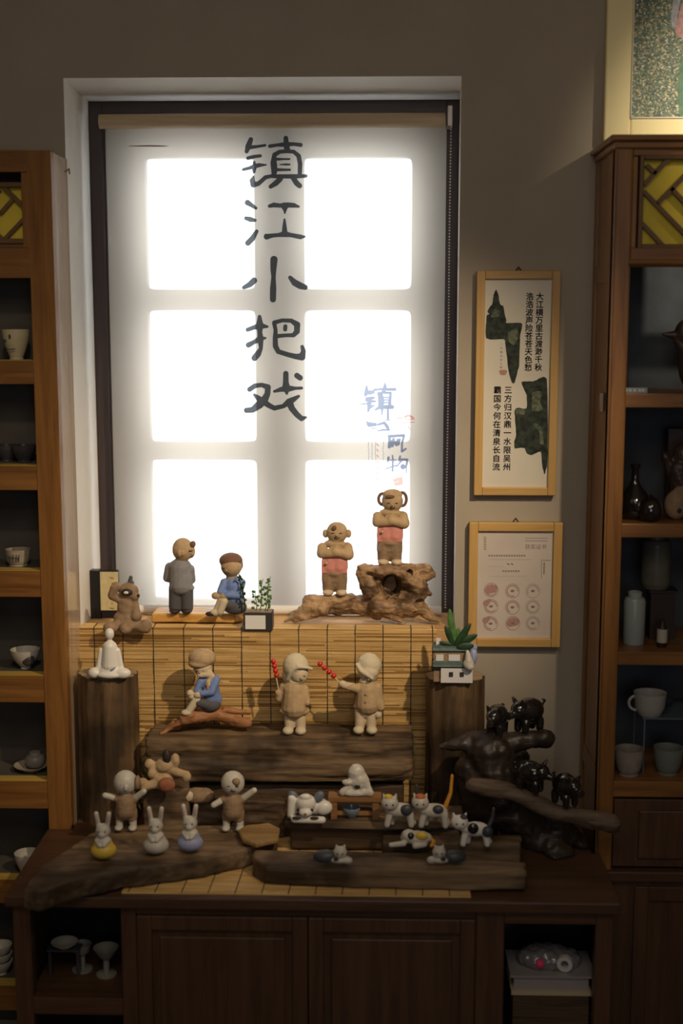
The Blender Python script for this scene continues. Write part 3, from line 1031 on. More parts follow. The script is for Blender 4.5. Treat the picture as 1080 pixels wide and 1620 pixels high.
for a, b in ((3, 4), (4, 5)):
    x0, x1 = xc[a] + .001, xc[b] - .001
    z1, z0 = sz(1452), .05
    d_ = sb.box('door', (x0, YT + .008, z0), (x1, YT + .026, z1), darkv_m)
    dl = Vector((0, 0, 0))
    for (p0, p1) in (((x0, z0), (x0 + .03, z1)), ((x1 - .03, z0), (x1, z1)), ((x0 + .03, z1 - .03), (x1 - .03, z1)), ((x0 + .03, z0), (x1 - .03, z0 + .03))):
        sb.box('door_frame', (p0[0], YT - .002, p0[1]), (p1[0], YT + .008, p1[1]), darkv_m, parent=None, bevel=.002)
    sb.box('door_panel', (x0 + .045, YT + .002, z0 + .045), (x1 - .045, YT + .008, z1 - .045), darkv_m, bevel=.003)
sb.box('plinth', (sx0 + .01, YT + .012, 0), (sx1 - .01, YR - .03, .03), black_m)

# ------------------------------------------------------------------ bamboo curtain over the wall below the sill, and mat on the table
bam_m = wood('bamboo_sticks', (.50, .29, .09), (.82, .56, .24), 'x', 90, .5, .2, stretch=.05)
bam2_m = wood('bamboo_sticks_dark', (.25, .12, .03), (.48, .27, .08), 'x', 90, .5, .2, stretch=.05)
cord_m = mat('dark_cord', (.035, .025, .02), .8)
YC = 2.982
bc = Thing('bamboo_curtain', 'brown bamboo stick curtain hanging over the wall below the window sill', 'curtain', (X(405, YC, 1050), YC, sill_z))
bcx0, bcx1 = X(124, YC, 1050) + .001, X(690, YC, 1050)
ga, gb = M(), M()
z_ = sill_z + .003
j = 0
zbot = TZ + .006
while z_ > zbot:
    wv = .0012 * math.sin(z_ * 55)
    x_ = bcx0
    while x_ < bcx1 - .01:
        x2 = min(bcx1, x_ + random.uniform(.12, .4))
        (ga if random.random() < .72 else gb).box((x_ + .0005, YC + wv - random.uniform(0, .0015), z_ - .0013), (x2, YC + wv + .003, z_ + random.uniform(.0006, .0015)))
        x_ = x2
    z_ -= .0034
    j += 1
for k_ in range(12):        # the part folded flat on the sill
    y_ = YC + .004 + k_ * .0036
    x_ = bcx0
    ga.box((bcx0 + .004, y_, sill_z + .0005), (bcx1 - .004, y_ + .0028, sill_z + .003))
bc.part('sticks', ga, bam_m, kind='stuff')
bc.part('darker_sticks', gb, bam2_m, kind='stuff')
for px in (151, 196, 244, 292, 338, 383, 428, 473, 518, 562, 606, 650, 684):
    x_ = X(px, YC, 1060)
    bc.part('cord', M().path([(x_ + .001 * math.sin(px), YC - .002, zbot + .003), (x_, YC - .002, (zbot + sill_z) / 2), (x_ - .0006, YC - .002, sill_z + .0045), (x_ - .0006, YC + .04, sill_z + .0045)], .0010, n=6), cord_m, smooth=True)

bm_ = Thing('bamboo_mat', 'flat bamboo stick mat on the sideboard top under the driftwood', 'mat', (X(420, 2.6), 2.53, TZ))
mx0, mx1 = X(190, YT, 1410), X(745, YT, 1410)
gm = M()
y_ = YT + .004
while y_ < 2.80:
    gm.box((mx0 + random.uniform(0, .003), y_, TZ + .0003), (mx1, y_ + .0032, TZ + random.uniform(.0022, .0032)))
    y_ += .004
bm_.part('sticks', gm, bam_m, kind='stuff')
for k_ in range(13):
    x_ = mx0 + .015 + k_ * .0535
    bm_.part('cord', M().path([(x_ + .012, 2.79, TZ + .0038), (x_, YT + .004, TZ + .0038)], .0010, n=6), cord_m, smooth=True)

# ------------------------------------------------------------------ driftwood and logs
log_m = wood('log_bark', (.05, .03, .016), (.21, .13, .065), 'x', 42, .7, .8, big=9)
plank_m = wood('weathered_plank', (.09, .055, .028), (.26, .17, .095), 'x', 42, .65, .7, big=7)
stump_m = wood('stump_wood', (.035, .02, .01), (.17, .10, .045), 'z', 26, .65, .8, stretch=.14, big=7)
stumpr_m = wood('stump_cut', (.25, .18, .11), (.36, .27, .17), 'x', 50, .7, .3)
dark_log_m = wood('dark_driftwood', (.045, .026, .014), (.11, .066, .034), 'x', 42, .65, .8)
root_m = wood('root_wood', (.12, .06, .028), (.50, .32, .17), 'x', 45, .55, .9, stretch=.3, big=16)
redwood_m = wood('red_wood', (.22, .09, .035), (.40, .18, .075), 'x', 45, .55, .6)
slab_m = wood('yellow_slab', (.42, .20, .045), (.72, .42, .12), 'x', 50, .4, .3, stretch=.25)
ebony_m = wood('black_root', (.016, .011, .009), (.05, .034, .026), 'x', 40, .38, .8)
branch_m = wood('grey_branch', (.06, .04, .026), (.17, .115, .075), 'x', 45, .6, .8)


def drift(name, label, g, m, loc, vox=.004, amp=.004, fr=(12, 30, 30), seed=1, smooth=2, cat='driftwood', group=None, carve=(), dark=None):
    t = Thing(name, label, cat, loc, group)
    g.shift(t.loc)
    me = remesh(g.mesh('body'), vox, smooth, amp, fr, seed)
    o = put('wood', me, m, t.o)
    hit = set()
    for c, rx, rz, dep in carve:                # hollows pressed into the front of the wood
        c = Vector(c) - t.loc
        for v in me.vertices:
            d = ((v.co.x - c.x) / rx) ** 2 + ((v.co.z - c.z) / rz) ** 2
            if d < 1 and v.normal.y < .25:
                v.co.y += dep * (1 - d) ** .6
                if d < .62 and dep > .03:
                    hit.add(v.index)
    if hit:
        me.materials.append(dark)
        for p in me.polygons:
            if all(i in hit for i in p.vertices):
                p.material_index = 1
    return t


def pq(pts, z):
    return [(Q(a, b, z).x, Q(a, b, z).y) for a, b in pts]


def Wc(px, py, Y):
    return tuple(P(px, py, Y))


# stumps
def stump(px0, px1, ztop, label, seed):
    Yc = 2.91
    x0, x1 = X(px0, Yc, 1180), X(px1, Yc, 1180)
    r = (x1 - x0) / 2
    c = ((x0 + x1) / 2, Yc)
    t = Thing('tree_stump', label, 'stump', (c[0], c[1], TZ))
    g = M()
    n = 72
    rings = []
    zs_ = [TZ + (ztop - TZ) * k / 40 for k in range(41)]
    vs, fs = [], []
    for z in zs_:
        for i in range(n):
            a = 2 * PI * i / n
            q = Vector((math.cos(a) * 1.6, math.sin(a) * 1.6, z * 2.2 + seed * 9))
            q2 = Vector((math.cos(a) * 5, math.sin(a) * 5, z * 1.5 + seed * 5))
            rr_ = r * (.93 + .07 * noise.noise(q) + .07 * noise.noise(q2) - .045 * max(0, math.cos(a * 7 + seed + 2 * noise.noise(q)))) * (1 + .05 * (1 - (z - TZ) / (ztop - TZ)) ** 2)
            vs.append((c[0] + rr_ * math.cos(a), c[1] + rr_ * .78 * math.sin(a), z))
    for k in range(40):
        for i in range(n):
            fs.append((k * n + i, k * n + (i + 1) % n, (k + 1) * n + (i + 1) % n, (k + 1) * n + i))
    g.add(vs, fs)
    g.f.append(tuple(range(n - 1, -1, -1)))
    t.part('trunk', g, stump_m, smooth=True, angle=50)
    top = M()
    tv = [vs[40 * n + i] for i in range(n)]
    top.add([(v[0], v[1], ztop + .0004) for v in tv] + [(v[0], v[1], ztop - .002) for v in tv],
            [tuple(range(n))] + [(i, (i + 1) % n, n + (i + 1) % n, n + i)[::-1] for i in range(n)])
    t.part('cut_top', top, stumpr_m)
    return t


ST = Zy(1079, 2.85)
stump(124, 222, ST, 'tall bark-sided stump at left carrying the white seated figure', 1.0)
stump(668, 768, ST, 'tall brown stump at right carrying the house-shaped planter', 2.3)

# long log between the stumps
LZ = .813
x0, x1 = X(228, 2.89), X(655, 2.89)
g = M()
g.prism([(x0, 2.845), (x0 + .1, 2.835), (x1 - .1, 2.84), (x1, 2.85), (x1, 2.965), (x0, 2.965)], .715, LZ - .002)
g.caps((x0 + .02, 2.865, .742), (x1 - .03, 2.87, .745), .036, .036)
drift('log', 'thick horizontal log between the two stumps, under the hooded children', g, log_m, ((x0 + x1) / 2, 2.9, .70), amp=.005, fr=(6, 40, 45), seed=2, cat='log')
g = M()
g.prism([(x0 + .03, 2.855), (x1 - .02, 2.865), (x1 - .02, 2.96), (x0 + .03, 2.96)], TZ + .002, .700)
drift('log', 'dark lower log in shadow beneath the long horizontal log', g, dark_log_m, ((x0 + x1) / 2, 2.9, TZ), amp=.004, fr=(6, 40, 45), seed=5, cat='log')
# thin flat piece on the log by the hooded children
g = M().prism(pq([(500, 1172), (540, 1158), (612, 1158), (622, 1172), (560, 1180)], LZ + .004), LZ + .0005, LZ + .006)

# red driftwood under the seated figure
g = M()
g.caps(Wc(262, 1156, 2.88), Wc(300, 1132, 2.88), .006, .013)
g.caps(Wc(290, 1138, 2.88), Wc(345, 1130, 2.90), .013, .014)
g.caps(Wc(340, 1132, 2.90), Wc(390, 1144, 2.89), .014, .012)
g.caps(Wc(355, 1122, 2.92), Wc(396, 1128, 2.92), .008, .005)
g.caps(Wc(300, 1130, 2.93), Wc(360, 1124, 2.93), .013, .012)
g.caps(Wc(255, 1160, 2.87), Wc(280, 1146, 2.9), .005, .012)
rw = drift('driftwood', 'reddish curved driftwood under the seated figure in blue', g, redwood_m, Wc(330, 1156, 2.89), vox=.003, amp=.004, fr=(18, 45, 45), seed=3)

# knotty pieces in the middle row left
g = M()
g.prism([(X(306, 2.8, 1270), 2.787), (X(452, 2.8, 1270), 2.787), (X(446, 2.8, 1270), 2.835), (X(306, 2.8, 1270), 2.835)], TZ + .004, .69)
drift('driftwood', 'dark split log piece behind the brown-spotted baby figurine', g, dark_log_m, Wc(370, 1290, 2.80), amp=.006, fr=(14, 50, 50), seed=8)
g = M()
yb0, yb1 = 2.768, 2.83
bx_0, bx_1 = X(226, 2.78, 1260), X(300, 2.78, 1260)
g.prism([(bx_0, yb0), (bx_1, yb0), (bx_1 - .006, yb1), (bx_0 + .006, yb1)], TZ + .002, .722)
drift('wood_block', 'rough wooden block under the clay bear group', g, plank_m, ((bx_0 + bx_1) / 2, 2.8, TZ), amp=.003, seed=4, cat='block')

# long left slab with its raised far tip
SZL = .65
g = M()
poly = pq([(38, 1402), (62, 1368), (112, 1336), (160, 1306), (225, 1302), (300, 1300), (395, 1302), (436, 1312), (438, 1325), (402, 1336), (350, 1350), (270, 1364), (190, 1374), (110, 1392), (60, 1408)], SZL)
g.prism(poly, TZ + .0045, SZL - .003)
drift('driftwood', 'long grey-brown driftwood slab at left front carrying the three rabbits', g, plank_m, (poly[0][0] + .25, poly[0][1] + .1, TZ + .004), amp=.0045, fr=(8, 40, 40), seed=6)
g = M()
p2 = pq([(376, 1312), (392, 1303), (425, 1300), (443, 1308), (440, 1326), (405, 1334), (384, 1326)], .665)
g.prism(p2, SZL + .004, .664)
drift('wood_slice', 'small ochre wood slice on the right end of the left slab', g, wood('ochre_slice', (.16, .085, .03), (.36, .22, .08), 'x', 40, .6, .4), (p2[0][0] + .02, p2[0][1], SZL), vox=.0025, amp=.002, seed=9, cat='wood slice')

# right front plank, step boards
g = M()
fp_ = pq([(398, 1352), (402, 1342), (520, 1344), (700, 1346), (830, 1362), (832, 1376), (640, 1374), (500, 1370), (420, 1366)], SZL)
g.prism(fp_, TZ + .0045, SZL - .003)
drift('driftwood', 'long front plank at right centre with two small black-and-white cats', g, plank_m, ((fp_[0][0] + fp_[4][0]) / 2, fp_[0][1], TZ + .004), amp=.004, fr=(7, 45, 45), seed=11)
g = M()
mz = .68
mb = [(X(450, 2.7, 1300), 2.715), (X(735, 2.7, 1300), 2.715), (X(735, 2.7, 1300), 2.80), (X(455, 2.7, 1300), 2.80)]
mb2 = [(mb[0][0], mb[0][1] - .016), (mb[1][0] - .09, mb[1][1] - .016), mb[1], mb[2], mb[3]]
g.prism(mb2, .662, mz - .001)
drift('board', 'thin live-edge board under the small wooden stool and the white cat', g, plank_m, ((mb[0][0] + mb[1][0]) / 2, 2.75, .66), vox=.003, amp=.002, fr=(7, 30, 30), seed=12, cat='board')
g = M()
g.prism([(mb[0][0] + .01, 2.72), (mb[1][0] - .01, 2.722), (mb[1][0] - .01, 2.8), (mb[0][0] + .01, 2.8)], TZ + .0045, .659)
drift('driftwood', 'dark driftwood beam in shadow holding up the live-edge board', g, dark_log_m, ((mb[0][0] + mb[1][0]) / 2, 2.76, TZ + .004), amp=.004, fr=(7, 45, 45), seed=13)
g = M()
b3 = [(X(604, 2.65, 1330), 2.640), (X(822, 2.65, 1330), 2.640), (X(828, 2.65, 1330), 2.688), (X(604, 2.65, 1330), 2.688)]
g.prism(b3, TZ + .0045, .658)
drift('driftwood', 'short driftwood step under the spotted cat and the lying cat', g, plank_m, ((b3[0][0] + b3[1][0]) / 2, 2.66, TZ + .004), amp=.0028, fr=(8, 40, 40), seed=15)

# black root sculpture at the right
g = M()
for a, b, r0, r1 in (
        ((760, 1172, 2.77), (800, 1172, 2.77), 12, 15), ((800, 1174, 2.77), (862, 1170, 2.77), 16, 14),
        ((700, 1182, 2.765), (760, 1172, 2.77), 8, 12), ((735, 1170, 2.775), (748, 1164, 2.775), 8, 8), ((775, 1190, 2.765), (790, 1250, 2.765), 36, 42),
        ((812, 1205, 2.83), (825, 1300, 2.83), 26, 34), ((742, 1215, 2.775), (760, 1275, 2.775), 24, 26),
        ((750, 1240, 2.74), (790, 1262, 2.72), 16, 20), ((800, 1280, 2.775), (850, 1330, 2.775), 40, 34),
        ((860, 1320, 2.78), (885, 1395, 2.72), 30, 26), ((850, 1320, 2.775), (840, 1385, 2.775), 26, 24), ((880, 1310, 2.775), (920, 1360, 2.775), 26, 18),
        ((770, 1290, 2.80), (760, 1330, 2.80), 24, 24)):
    A_, B_ = P(*a), P(*b)
    g.caps(A_, B_, r0 * S(A_), r1 * S(B_))
g.v = [(v[0], v[1], max(v[2], TZ + .001)) for v in g.v]
drift('root_sculpture', 'big black gnarled root at right carrying the glossy black pigs', g, ebony_m, (P(840, 1390, 2.8).x, 2.8, TZ), vox=.005, amp=.008, fr=(22, 22, 22), seed=17, cat='root')
g = M()
for a, b, r0, r1 in (((748, 1242, 2.70), (800, 1250, 2.70), 13, 15), ((800, 1250, 2.70), (880, 1285, 2.68), 15, 14), ((880, 1285, 2.68), (968, 1302, 2.66), 14, 15), ((940, 1295, 2.67), (972, 1312, 2.66), 13, 9)):
    A_, B_ = P(*a), P(*b)
    g.caps(A_, B_, r0 * S(A_), r1 * S(B_))
drift('branch', 'grey-brown branch lying across the front of the black root', g, branch_m, P(860, 1290, 2.69), vox=.0035, amp=.004, fr=(14, 40, 40), seed=19, cat='branch')

# sill: yellow slab and the twisted root stand
g = M()
sl = pq([(240, 999), (372, 1000), (386, 985), (386, 974), (246, 970)], sill_z + .002)
q0, q1 = Q(240, 1000, sill_z), Q(385, 1000, sill_z)
SLZ = sill_z + .028
g.prism([(X(240, 3.03, 985), 3.03), (X(372, 3.03, 985), 3.03), (X(388, 3.08, 985), 3.06), (X(386, 3.08, 985), 3.105), (X(246, 3.08, 985), 3.105)], sill_z + .004, SLZ - .0015)
drift('wood_slab', 'thick honey-coloured wood slab on the sill under the boy in grey', g, slab_m, (X(310, 3.06, 985), 3.07, sill_z), vox=.003, amp=.0018, fr=(10, 30, 30), seed=20, cat='slab')

g = M()
YG = 3.05
for a, b, r0, r1 in (
        ((452, 993, 3.05), (500, 958, 3.06), 6, 15), ((500, 960, 3.07), (560, 955, 3.08), 15, 13), ((488, 951, 3.06), (555, 948, 3.07), 10, 9), ((470, 984, 3.05), (510, 962, 3.05), 8, 14),
        ((560, 957, 3.08), (600, 957, 3.08), 14, 20), ((575, 906, 3.06), (585, 935, 3.06), 12, 14), ((574, 903, 3.06), (625, 904, 3.06), 11, 13),
        ((600, 915, 3.09), (640, 915, 3.09), 20, 22), ((600, 950, 3.09), (650, 945, 3.08), 20, 22),
        ((625, 903, 3.08), (676, 901, 3.07), 13, 9), ((645, 908, 3.06), (660, 930, 3.06), 18, 17), ((660, 930, 3.07), (652, 955, 3.06), 17, 18),
        ((588, 925, 3.08), (596, 962, 3.07), 16, 18), ((596, 960, 3.05), (650, 962, 3.05), 13, 16), ((655, 955, 3.06), (694, 994, 3.045), 17, 6),
        ((605, 965, 3.06), (640, 990, 3.04), 14, 6), ((668, 915, 3.07), (685, 908, 3.06), 9, 5), ((672, 930, 3.07), (680, 940, 3.07), 7, 4), ((600, 903, 3.05), (650, 900, 3.05), 9, 8)):
    A_, B_ = P(*a), P(*b)
    g.caps(A_, B_, r0 * S(A_), r1 * S(B_))
g.v = [(v[0], min(v[1], 3.096), max(v[2], sill_z + .0055)) for v in g.v]
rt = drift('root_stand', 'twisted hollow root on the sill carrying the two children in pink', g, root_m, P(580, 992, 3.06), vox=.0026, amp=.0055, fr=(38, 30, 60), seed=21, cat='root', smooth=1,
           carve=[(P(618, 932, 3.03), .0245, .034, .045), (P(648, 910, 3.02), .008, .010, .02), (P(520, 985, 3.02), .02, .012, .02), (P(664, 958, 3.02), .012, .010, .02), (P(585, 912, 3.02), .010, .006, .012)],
           dark=mat('dark_hollow', (.02, .013, .01), .85))  # darkness of the recess put into its deepest faces

# ------------------------------------------------------------------ clay colours
clay = mat('tan_clay', (.42, .29, .16), .75, bump=.25, bscale=300, var=.15, vscale=60)
clay_l = mat('pale_clay', (.55, .43, .29), .75, bump=.25, bscale=300, var=.12, vscale=60)
clay_d = mat('brown_clay', (.26, .17, .10), .75, bump=.3, bscale=300, var=.2, vscale=60)
cgrey = mat('grey_clay', (.22, .215, .225), .8, bump=.25, bscale=300, var=.12, vscale=60)
cchar = mat('charcoal_clay', (.08, .076, .08), .8, bump=.25, bscale=300)
cblue = mat('blue_glaze', (.15, .22, .45), .6, bump=.2, bscale=300, var=.12, vscale=60)
cpink = mat('pink_slip', (.60, .24, .20), .75, bump=.2, bscale=300, var=.08, vscale=60)
chair_ = mat('brown_hair_slip', (.16, .075, .045), .7, bump=.25, bscale=250)
cdark = mat('dark_slip', (.03, .02, .018), .6)
porc = mat('white_porcelain', (.72, .68, .62), .3, var=.04, vscale=30)
porcd = mat('off_white_glaze', (.50, .46, .40), .4, var=.08, vscale=60)
cred = mat('red_hawthorn', (.55, .02, .02), .25, coat=.5)
cyel = mat('yellow_glaze', (.62, .42, .06), .4)
cvio = mat('lilac_glaze', (.30, .32, .50), .4)
corange = mat('orange_glaze', (.60, .27, .03), .4)
cblack = mat('black_gloss', (.012, .010, .010), .12, spec=.6, coat=.6)
cgreen = mat('leaf_green', (.07, .16, .04), .5, var=.3, vscale=80)
cgreend = mat('dark_leaf_green', (.02, .05, .02), .45, var=.3, vscale=80)
pale = mat('pale_slip', (.55, .47, .33), .7, bump=.2, bscale=300)


def face(t, hx, hz, r, parent, y=-1.0, dx=0, m=None, smile=True):
    """closed-eye clay face: two eyes, a nose and a smiling mouth on the front of a head"""
    m = m or cdark
    yy = y
    e = r * .36
    for sx in (-1, 1):
        t.solid('eye', [('c', hx + dx + sx * e - r * .12, yy + .08 * r, hz + r * .05, hx + dx + sx * e + r * .12, yy + .08 * r, hz + r * .05, r * .05, r * .05)], m, parent)
    t.solid('nose', [('e', hx + dx, yy - .04 * r, hz - r * .15, r * .11, r * .12, r * .11)], None or clay, parent)
    t.solid('mouth', [('p', [(hx + dx - r * .22, yy + .1 * r, hz - r * .38), (hx + dx, yy + .06 * r, hz - r * .46), (hx + dx + r * .22, yy + .1 * r, hz - r * .38)], r * .045)], m, parent)


# boy in grey, seen from behind at three quarters
t = fig('clay_figurine', 'bald clay boy in a grey shirt standing on the honey slab, hands behind his back', 'figurine', 287, 969, z=SLZ)
t.blob('body', [('e', 4, 0, 101, 17, 17, 19), ('e', 17, -3, 99, 7, 8, 11), ('c', 1, 0, 70, 2, 0, 86, 11, 9), ('e', 6, -16, 98, 3, 3, 5), ('e', 21, -8, 95, 3, 3, 3)], clay, vox=1.3)
t.blob('shirt', [('e', -1, 0, 74, 19, 13, 12), ('c', 0, 0, 72, 0, 0, 46, 17, 19), ('e', 1, 0, 40, 21, 15, 7), ('c', -18, 4, 72, -23, 8, 54, 8, 7), ('c', -23, 8, 54, -8, 15, 48, 7, 6), ('c', 15, 2, 70, 16, 12, 50, 7, 6)], cgrey)
t.blob('trousers', [('c', -9, 0, 36, -10, 0, 8, 11, 10), ('c', 9, 0, 36, 9, 0, 8, 11, 10), ('e', 0, 0, 36, 19, 14, 9)], cchar)
for sx in (-10, 9):
    t.blob('shoe', [('e', sx, -4, 4, 9, 12, 4.5)], cdark, vox=1.2)
t.blob('hands', [('e', -2, 16, 50, 9, 5, 6)], clay, vox=1.2)
t.blob('hair', [('e', 20, -4, 110, 5, 7, 6, 20)], chair_, vox=1.2)
t.solid('ear', [('e', 1, -16, 98, 4, 3, 6)], clay)
t.solid('eye', [('c', 16, -13, 101, 20, -10, 101, .9, .9)], cdark)
t.solid('mouth', [('c', 17, -11.5, 90, 20, -9, 91, .8, .8)], cdark)

# seated child in blue
t = fig('clay_figurine', 'clay child with brown hair in a blue shirt seated on the honey slab', 'figurine', 364, 972, z=SLZ)
t.blob('body', [('e', 3, -2, 78, 17, 16, 17), ('c', 3, 0, 56, 3, 0, 66, 9, 9), ('c', -10, -10, 34, -20, -13, 32, 5, 5), ('e', -21, -13, 33, 7, 6, 6), ('e', -8, -13, 32, 8, 6, 6)], clay, vox=1.3)
t.blob('hair', [('e', 2, 2, 86, 19, 18, 13), ('e', 4, 8, 78, 17, 12, 14)], chair_)
t.blob('shirt', [('e', 6, 0, 50, 17, 13, 13), ('c', 6, 0, 48, 7, 2, 28, 15, 16), ('c', 19, -4, 52, 14, -12, 33, 7, 6), ('c', 14, -12, 33, -4, -14, 34, 6, 5), ('c', -8, -4, 52, -14, -11, 38, 7, 6)], cblue)
t.blob('shorts', [('e', 8, 0, 12, 19, 15, 12), ('c', 6, -6, 16, -10, -10, 22, 10, 8)], cchar)
t.blob('legs', [('c', -12, -11, 26, -20, -12, 8, 7, 6), ('c', -8, -15, 24, -14, -16, 8, 7, 6), ('e', -22, -14, 6, 9, 7, 6)], pale, vox=1.3)
t.blob('shoe', [('e', -28, -14, 4, 10, 7, 4)], cdark, vox=1.2)
face(t, 0, 76, 16, None, y=-17, dx=-3)


def arms_crossed(t, k):
    t.blob('body', [('e', 4, 0, 100 + k, 17, 15, 17), ('c', 2, 0, 78 + k, 3, 0, 88 + k, 11, 9), ('c', -19, -2, 76 + k, -20, -8, 68 + k, 8, 8), ('c', -20, -9, 68 + k, 2, -14, 70 + k, 8, 7),
                    ('c', 20, -2, 76 + k, 22, -8, 67 + k, 9, 9), ('c', 22, -9, 66 + k, 2, -15, 72 + k, 9, 7), ('e', 0, 0, 82 + k, 17, 11, 7), ('e', 2, -17, 71 + k, 6, 5, 6)], clay, vox=1.3, amp=.4)
    t.blob('tunic', [('e', 1, 0, 62 + k, 19, 13, 12), ('c', -6, 0, 60 + k, -7, 0, 46 + k, 13, 14), ('c', 8, 0, 60 + k, 8, 0, 46 + k, 13, 14), ('b', 0, 0, 47 + k, 20, 11, 11), ('b', 0, 0, 58 + k, 18, 10, 9)], cpink, smooth=6)
    t.blob('trousers', [('c', -10, 0, 34, -10, 0, 10, 11, 9.5), ('c', 10, 0, 34, 10, 0, 10, 11, 9.5), ('e', 0, 0, 36, 20, 13, 8), ('e', 0, 2, 24, 13, 10, 20), ('b', 0, 0, 30, 18, 9, 8)], clay_d, amp=.5, smooth=5)
    for sx in (-10, 11):
        t.blob('shoe', [('e', sx, -6, 5, 9, 11, 5.5)], clay_l, vox=1.2)
    t.solid('button', [('e', -12, -17, 54 + k, 2, 1.5, 2)], clay_l)


YSB = 3.07
pk = Thing('clay_figurine', 'bald big-eared clay child in pink with crossed arms, on the low root end', 'figurine', P(529, 941, YSB))
arms_crossed(pk, 0)
for sx in (-1, 1):
    pk.blob('ear', [('e', 4 + sx * 18, 1, 98, 5, 4, 7)], clay, vox=1.2)
pk.solid('hair', [('e', 0, -13.5, 109, 3.5, 3, 4.5, 25)], chair_)
face(pk, 4, 100, 16, None, y=-15)
pk2 = Thing('clay_figurine', 'clay girl in pink with looped braids, arms crossed, on top of the root', 'figurine', P(616, 893, YSB))
arms_crossed(pk2, 1)
pk2.blob('hair', [('e', 4, 2, 111, 16, 14, 9)], clay, vox=1.3)
pk2.blob('fringe', [('e', 0, -13, 110, 8, 4, 3)], chair_, vox=1.2)
for sx, h in ((-1, 1), (1, 1.2)):
    pk2.solid('braid', [('p', [(4 + sx * (15 + 7 * math.sin(a)), 2, 104 + 9 * h * math.cos(a)) for a in [k * PI / 7 for k in range(0, 8)]], 2.4)], chair_)
face(pk2, 4, 99, 16, None, y=-15)

# brown clay bear with a goggle mask and a little hat
t = fig('clay_figurine', 'brown clay bear figure with a tiny hat sprawled on the left end of the sill', 'figurine', 198, 999, z=sill_z + .0)
t.blob('body', [('e', 4, 0, 38, 16, 13, 24), ('e', 2, 0, 22, 20, 15, 14), ('e', 8, -2, 66, 15, 13, 14), ('e', 17, -4, 58, 8, 8, 8), ('c', -8, 0, 52, -19, -2, 58, 7, 7), ('c', -19, -2, 58, -14, -4, 72, 7, 7), ('e', -12, -4, 74, 8, 6, 7),
                ('c', 16, -2, 48, 20, -8, 30, 7, 7), ('e', 20, -9, 27, 9, 8, 8), ('c', -8, -8, 14, -20, -14, 8, 9, 9), ('e', -22, -15, 9, 10, 9, 9), ('c', 8, -10, 12, 4, -18, 8, 9, 9), ('e', 4, -18, 9, 10, 8, 9),
                ('c', 16, -6, 12, 34, -8, 8, 9, 9), ('e', 34, -8, 11, 10, 9, 11)], clay_d, amp=.8)
t.solid('mask', [('e', 7, -13, 66, 9, 4, 6)], cdark)
t.solid('mask_light', [('e', 6, -16.5, 66, 4, 1.5, 2.4)], porc)
t.solid('hat', [('r', [(0, 6), (1.5, 6), (1.5, 4), (7, 3.4), (8, 0)], (10, 0, 78), (0, 0, 1))], cchar)
t.solid('hat_ball', [('e', 11, 0, 87, 3, 3, 3)], cchar)
t.solid('nose', [('e', 24, -9, 60, 2.5, 2.5, 2.5)], cdark)

# dark box with a gilt card behind the bear
t = Thing('gift_box', 'black upright box with a gold card leaning on the left of the sill', 'box', P(164, 990, 3.085))
xA, xB = X(140, 3.085, 950), X(187, 3.085, 950)
z0, z1 = sill_z, Zy(905, 3.085)
t.box('case', (xA, 3.085, z0), (xA + (xB - xA) * .4, 3.11, z1), black_m)
t.box('case', (xA + (xB - xA) * .4, 3.09, z0), (xB, 3.105, z1 - .001), black_m)
t.box('card', (xA + (xB - xA) * .38, 3.0875, z0 + .02), (xB, 3.09, z1 - .004), mat('gilt_card', (.55, .46, .25), .5, var=.1, vscale=80), bevel=.0005)
p = P(169, 912, 3.087)
ink([[(174 + (k % 2) * 3, 914 + k * 8, .9), (179 - (k % 3), 915 + k * 8, 1)] for k in range(7)], 0, 0, 1, 3.0872, 'card_print', mat('gilt_print', (.25, .18, .08), .6), t.o, t.loc, cell=.6)

# small black pot with two herbs and a white label
t = Thing('plant_pot', 'small square black pot with a white label and thin green herbs on the sill', 'potted plant', Q(408, 998, sill_z))
k = t.k
t.solid('pot', [('b', 0, 14, 15, 23, 14, 14)], mat('pot_black', (.035, .033, .035), .5), smooth=False)
t.solid('label', [('b', -4, -.6, 14, 16, .6, 11)], mat('label_white', (.72, .70, .66), .5), smooth=False)
t.solid('soil', [('b', 0, 14, 29.2, 21, 12.5, .8)], clay_d, smooth=False)
random.seed(3)
for (bx_, tx_, h, mm, n_) in ((-21, -30, 62, cgreend, 16), (2, 8, 52, cgreen, 14), (10, 20, 56, cgreen, 14), (-4, -4, 34, cgreen, 9), (14, 16, 38, cgreen, 9)):
    pts = [(bx_ + (tx_ - bx_) * u + 1.5 * math.sin(u * 6), 10 + 3 * u, 29 + h * u) for u in [i / 6 for i in range(7)]]
    st = t.solid('stem', [('p', pts, 1.5 if mm is cgreend else .8, .5)], mm)
    pr = []
    for i in range(n_):
        u = .2 + .8 * i / n_
        x_ = bx_ + (tx_ - bx_) * u + random.uniform(-5, 5)
        pr.append(('e', x_, 10 + random.uniform(-5, 5), 29 + h * u + random.uniform(-1, 1), random.uniform(2, 3.4), 1.6, random.uniform(1.2, 2.4), random.uniform(-50, 50)))
    t.solid('leaves', pr, mm, st, kind='stuff')

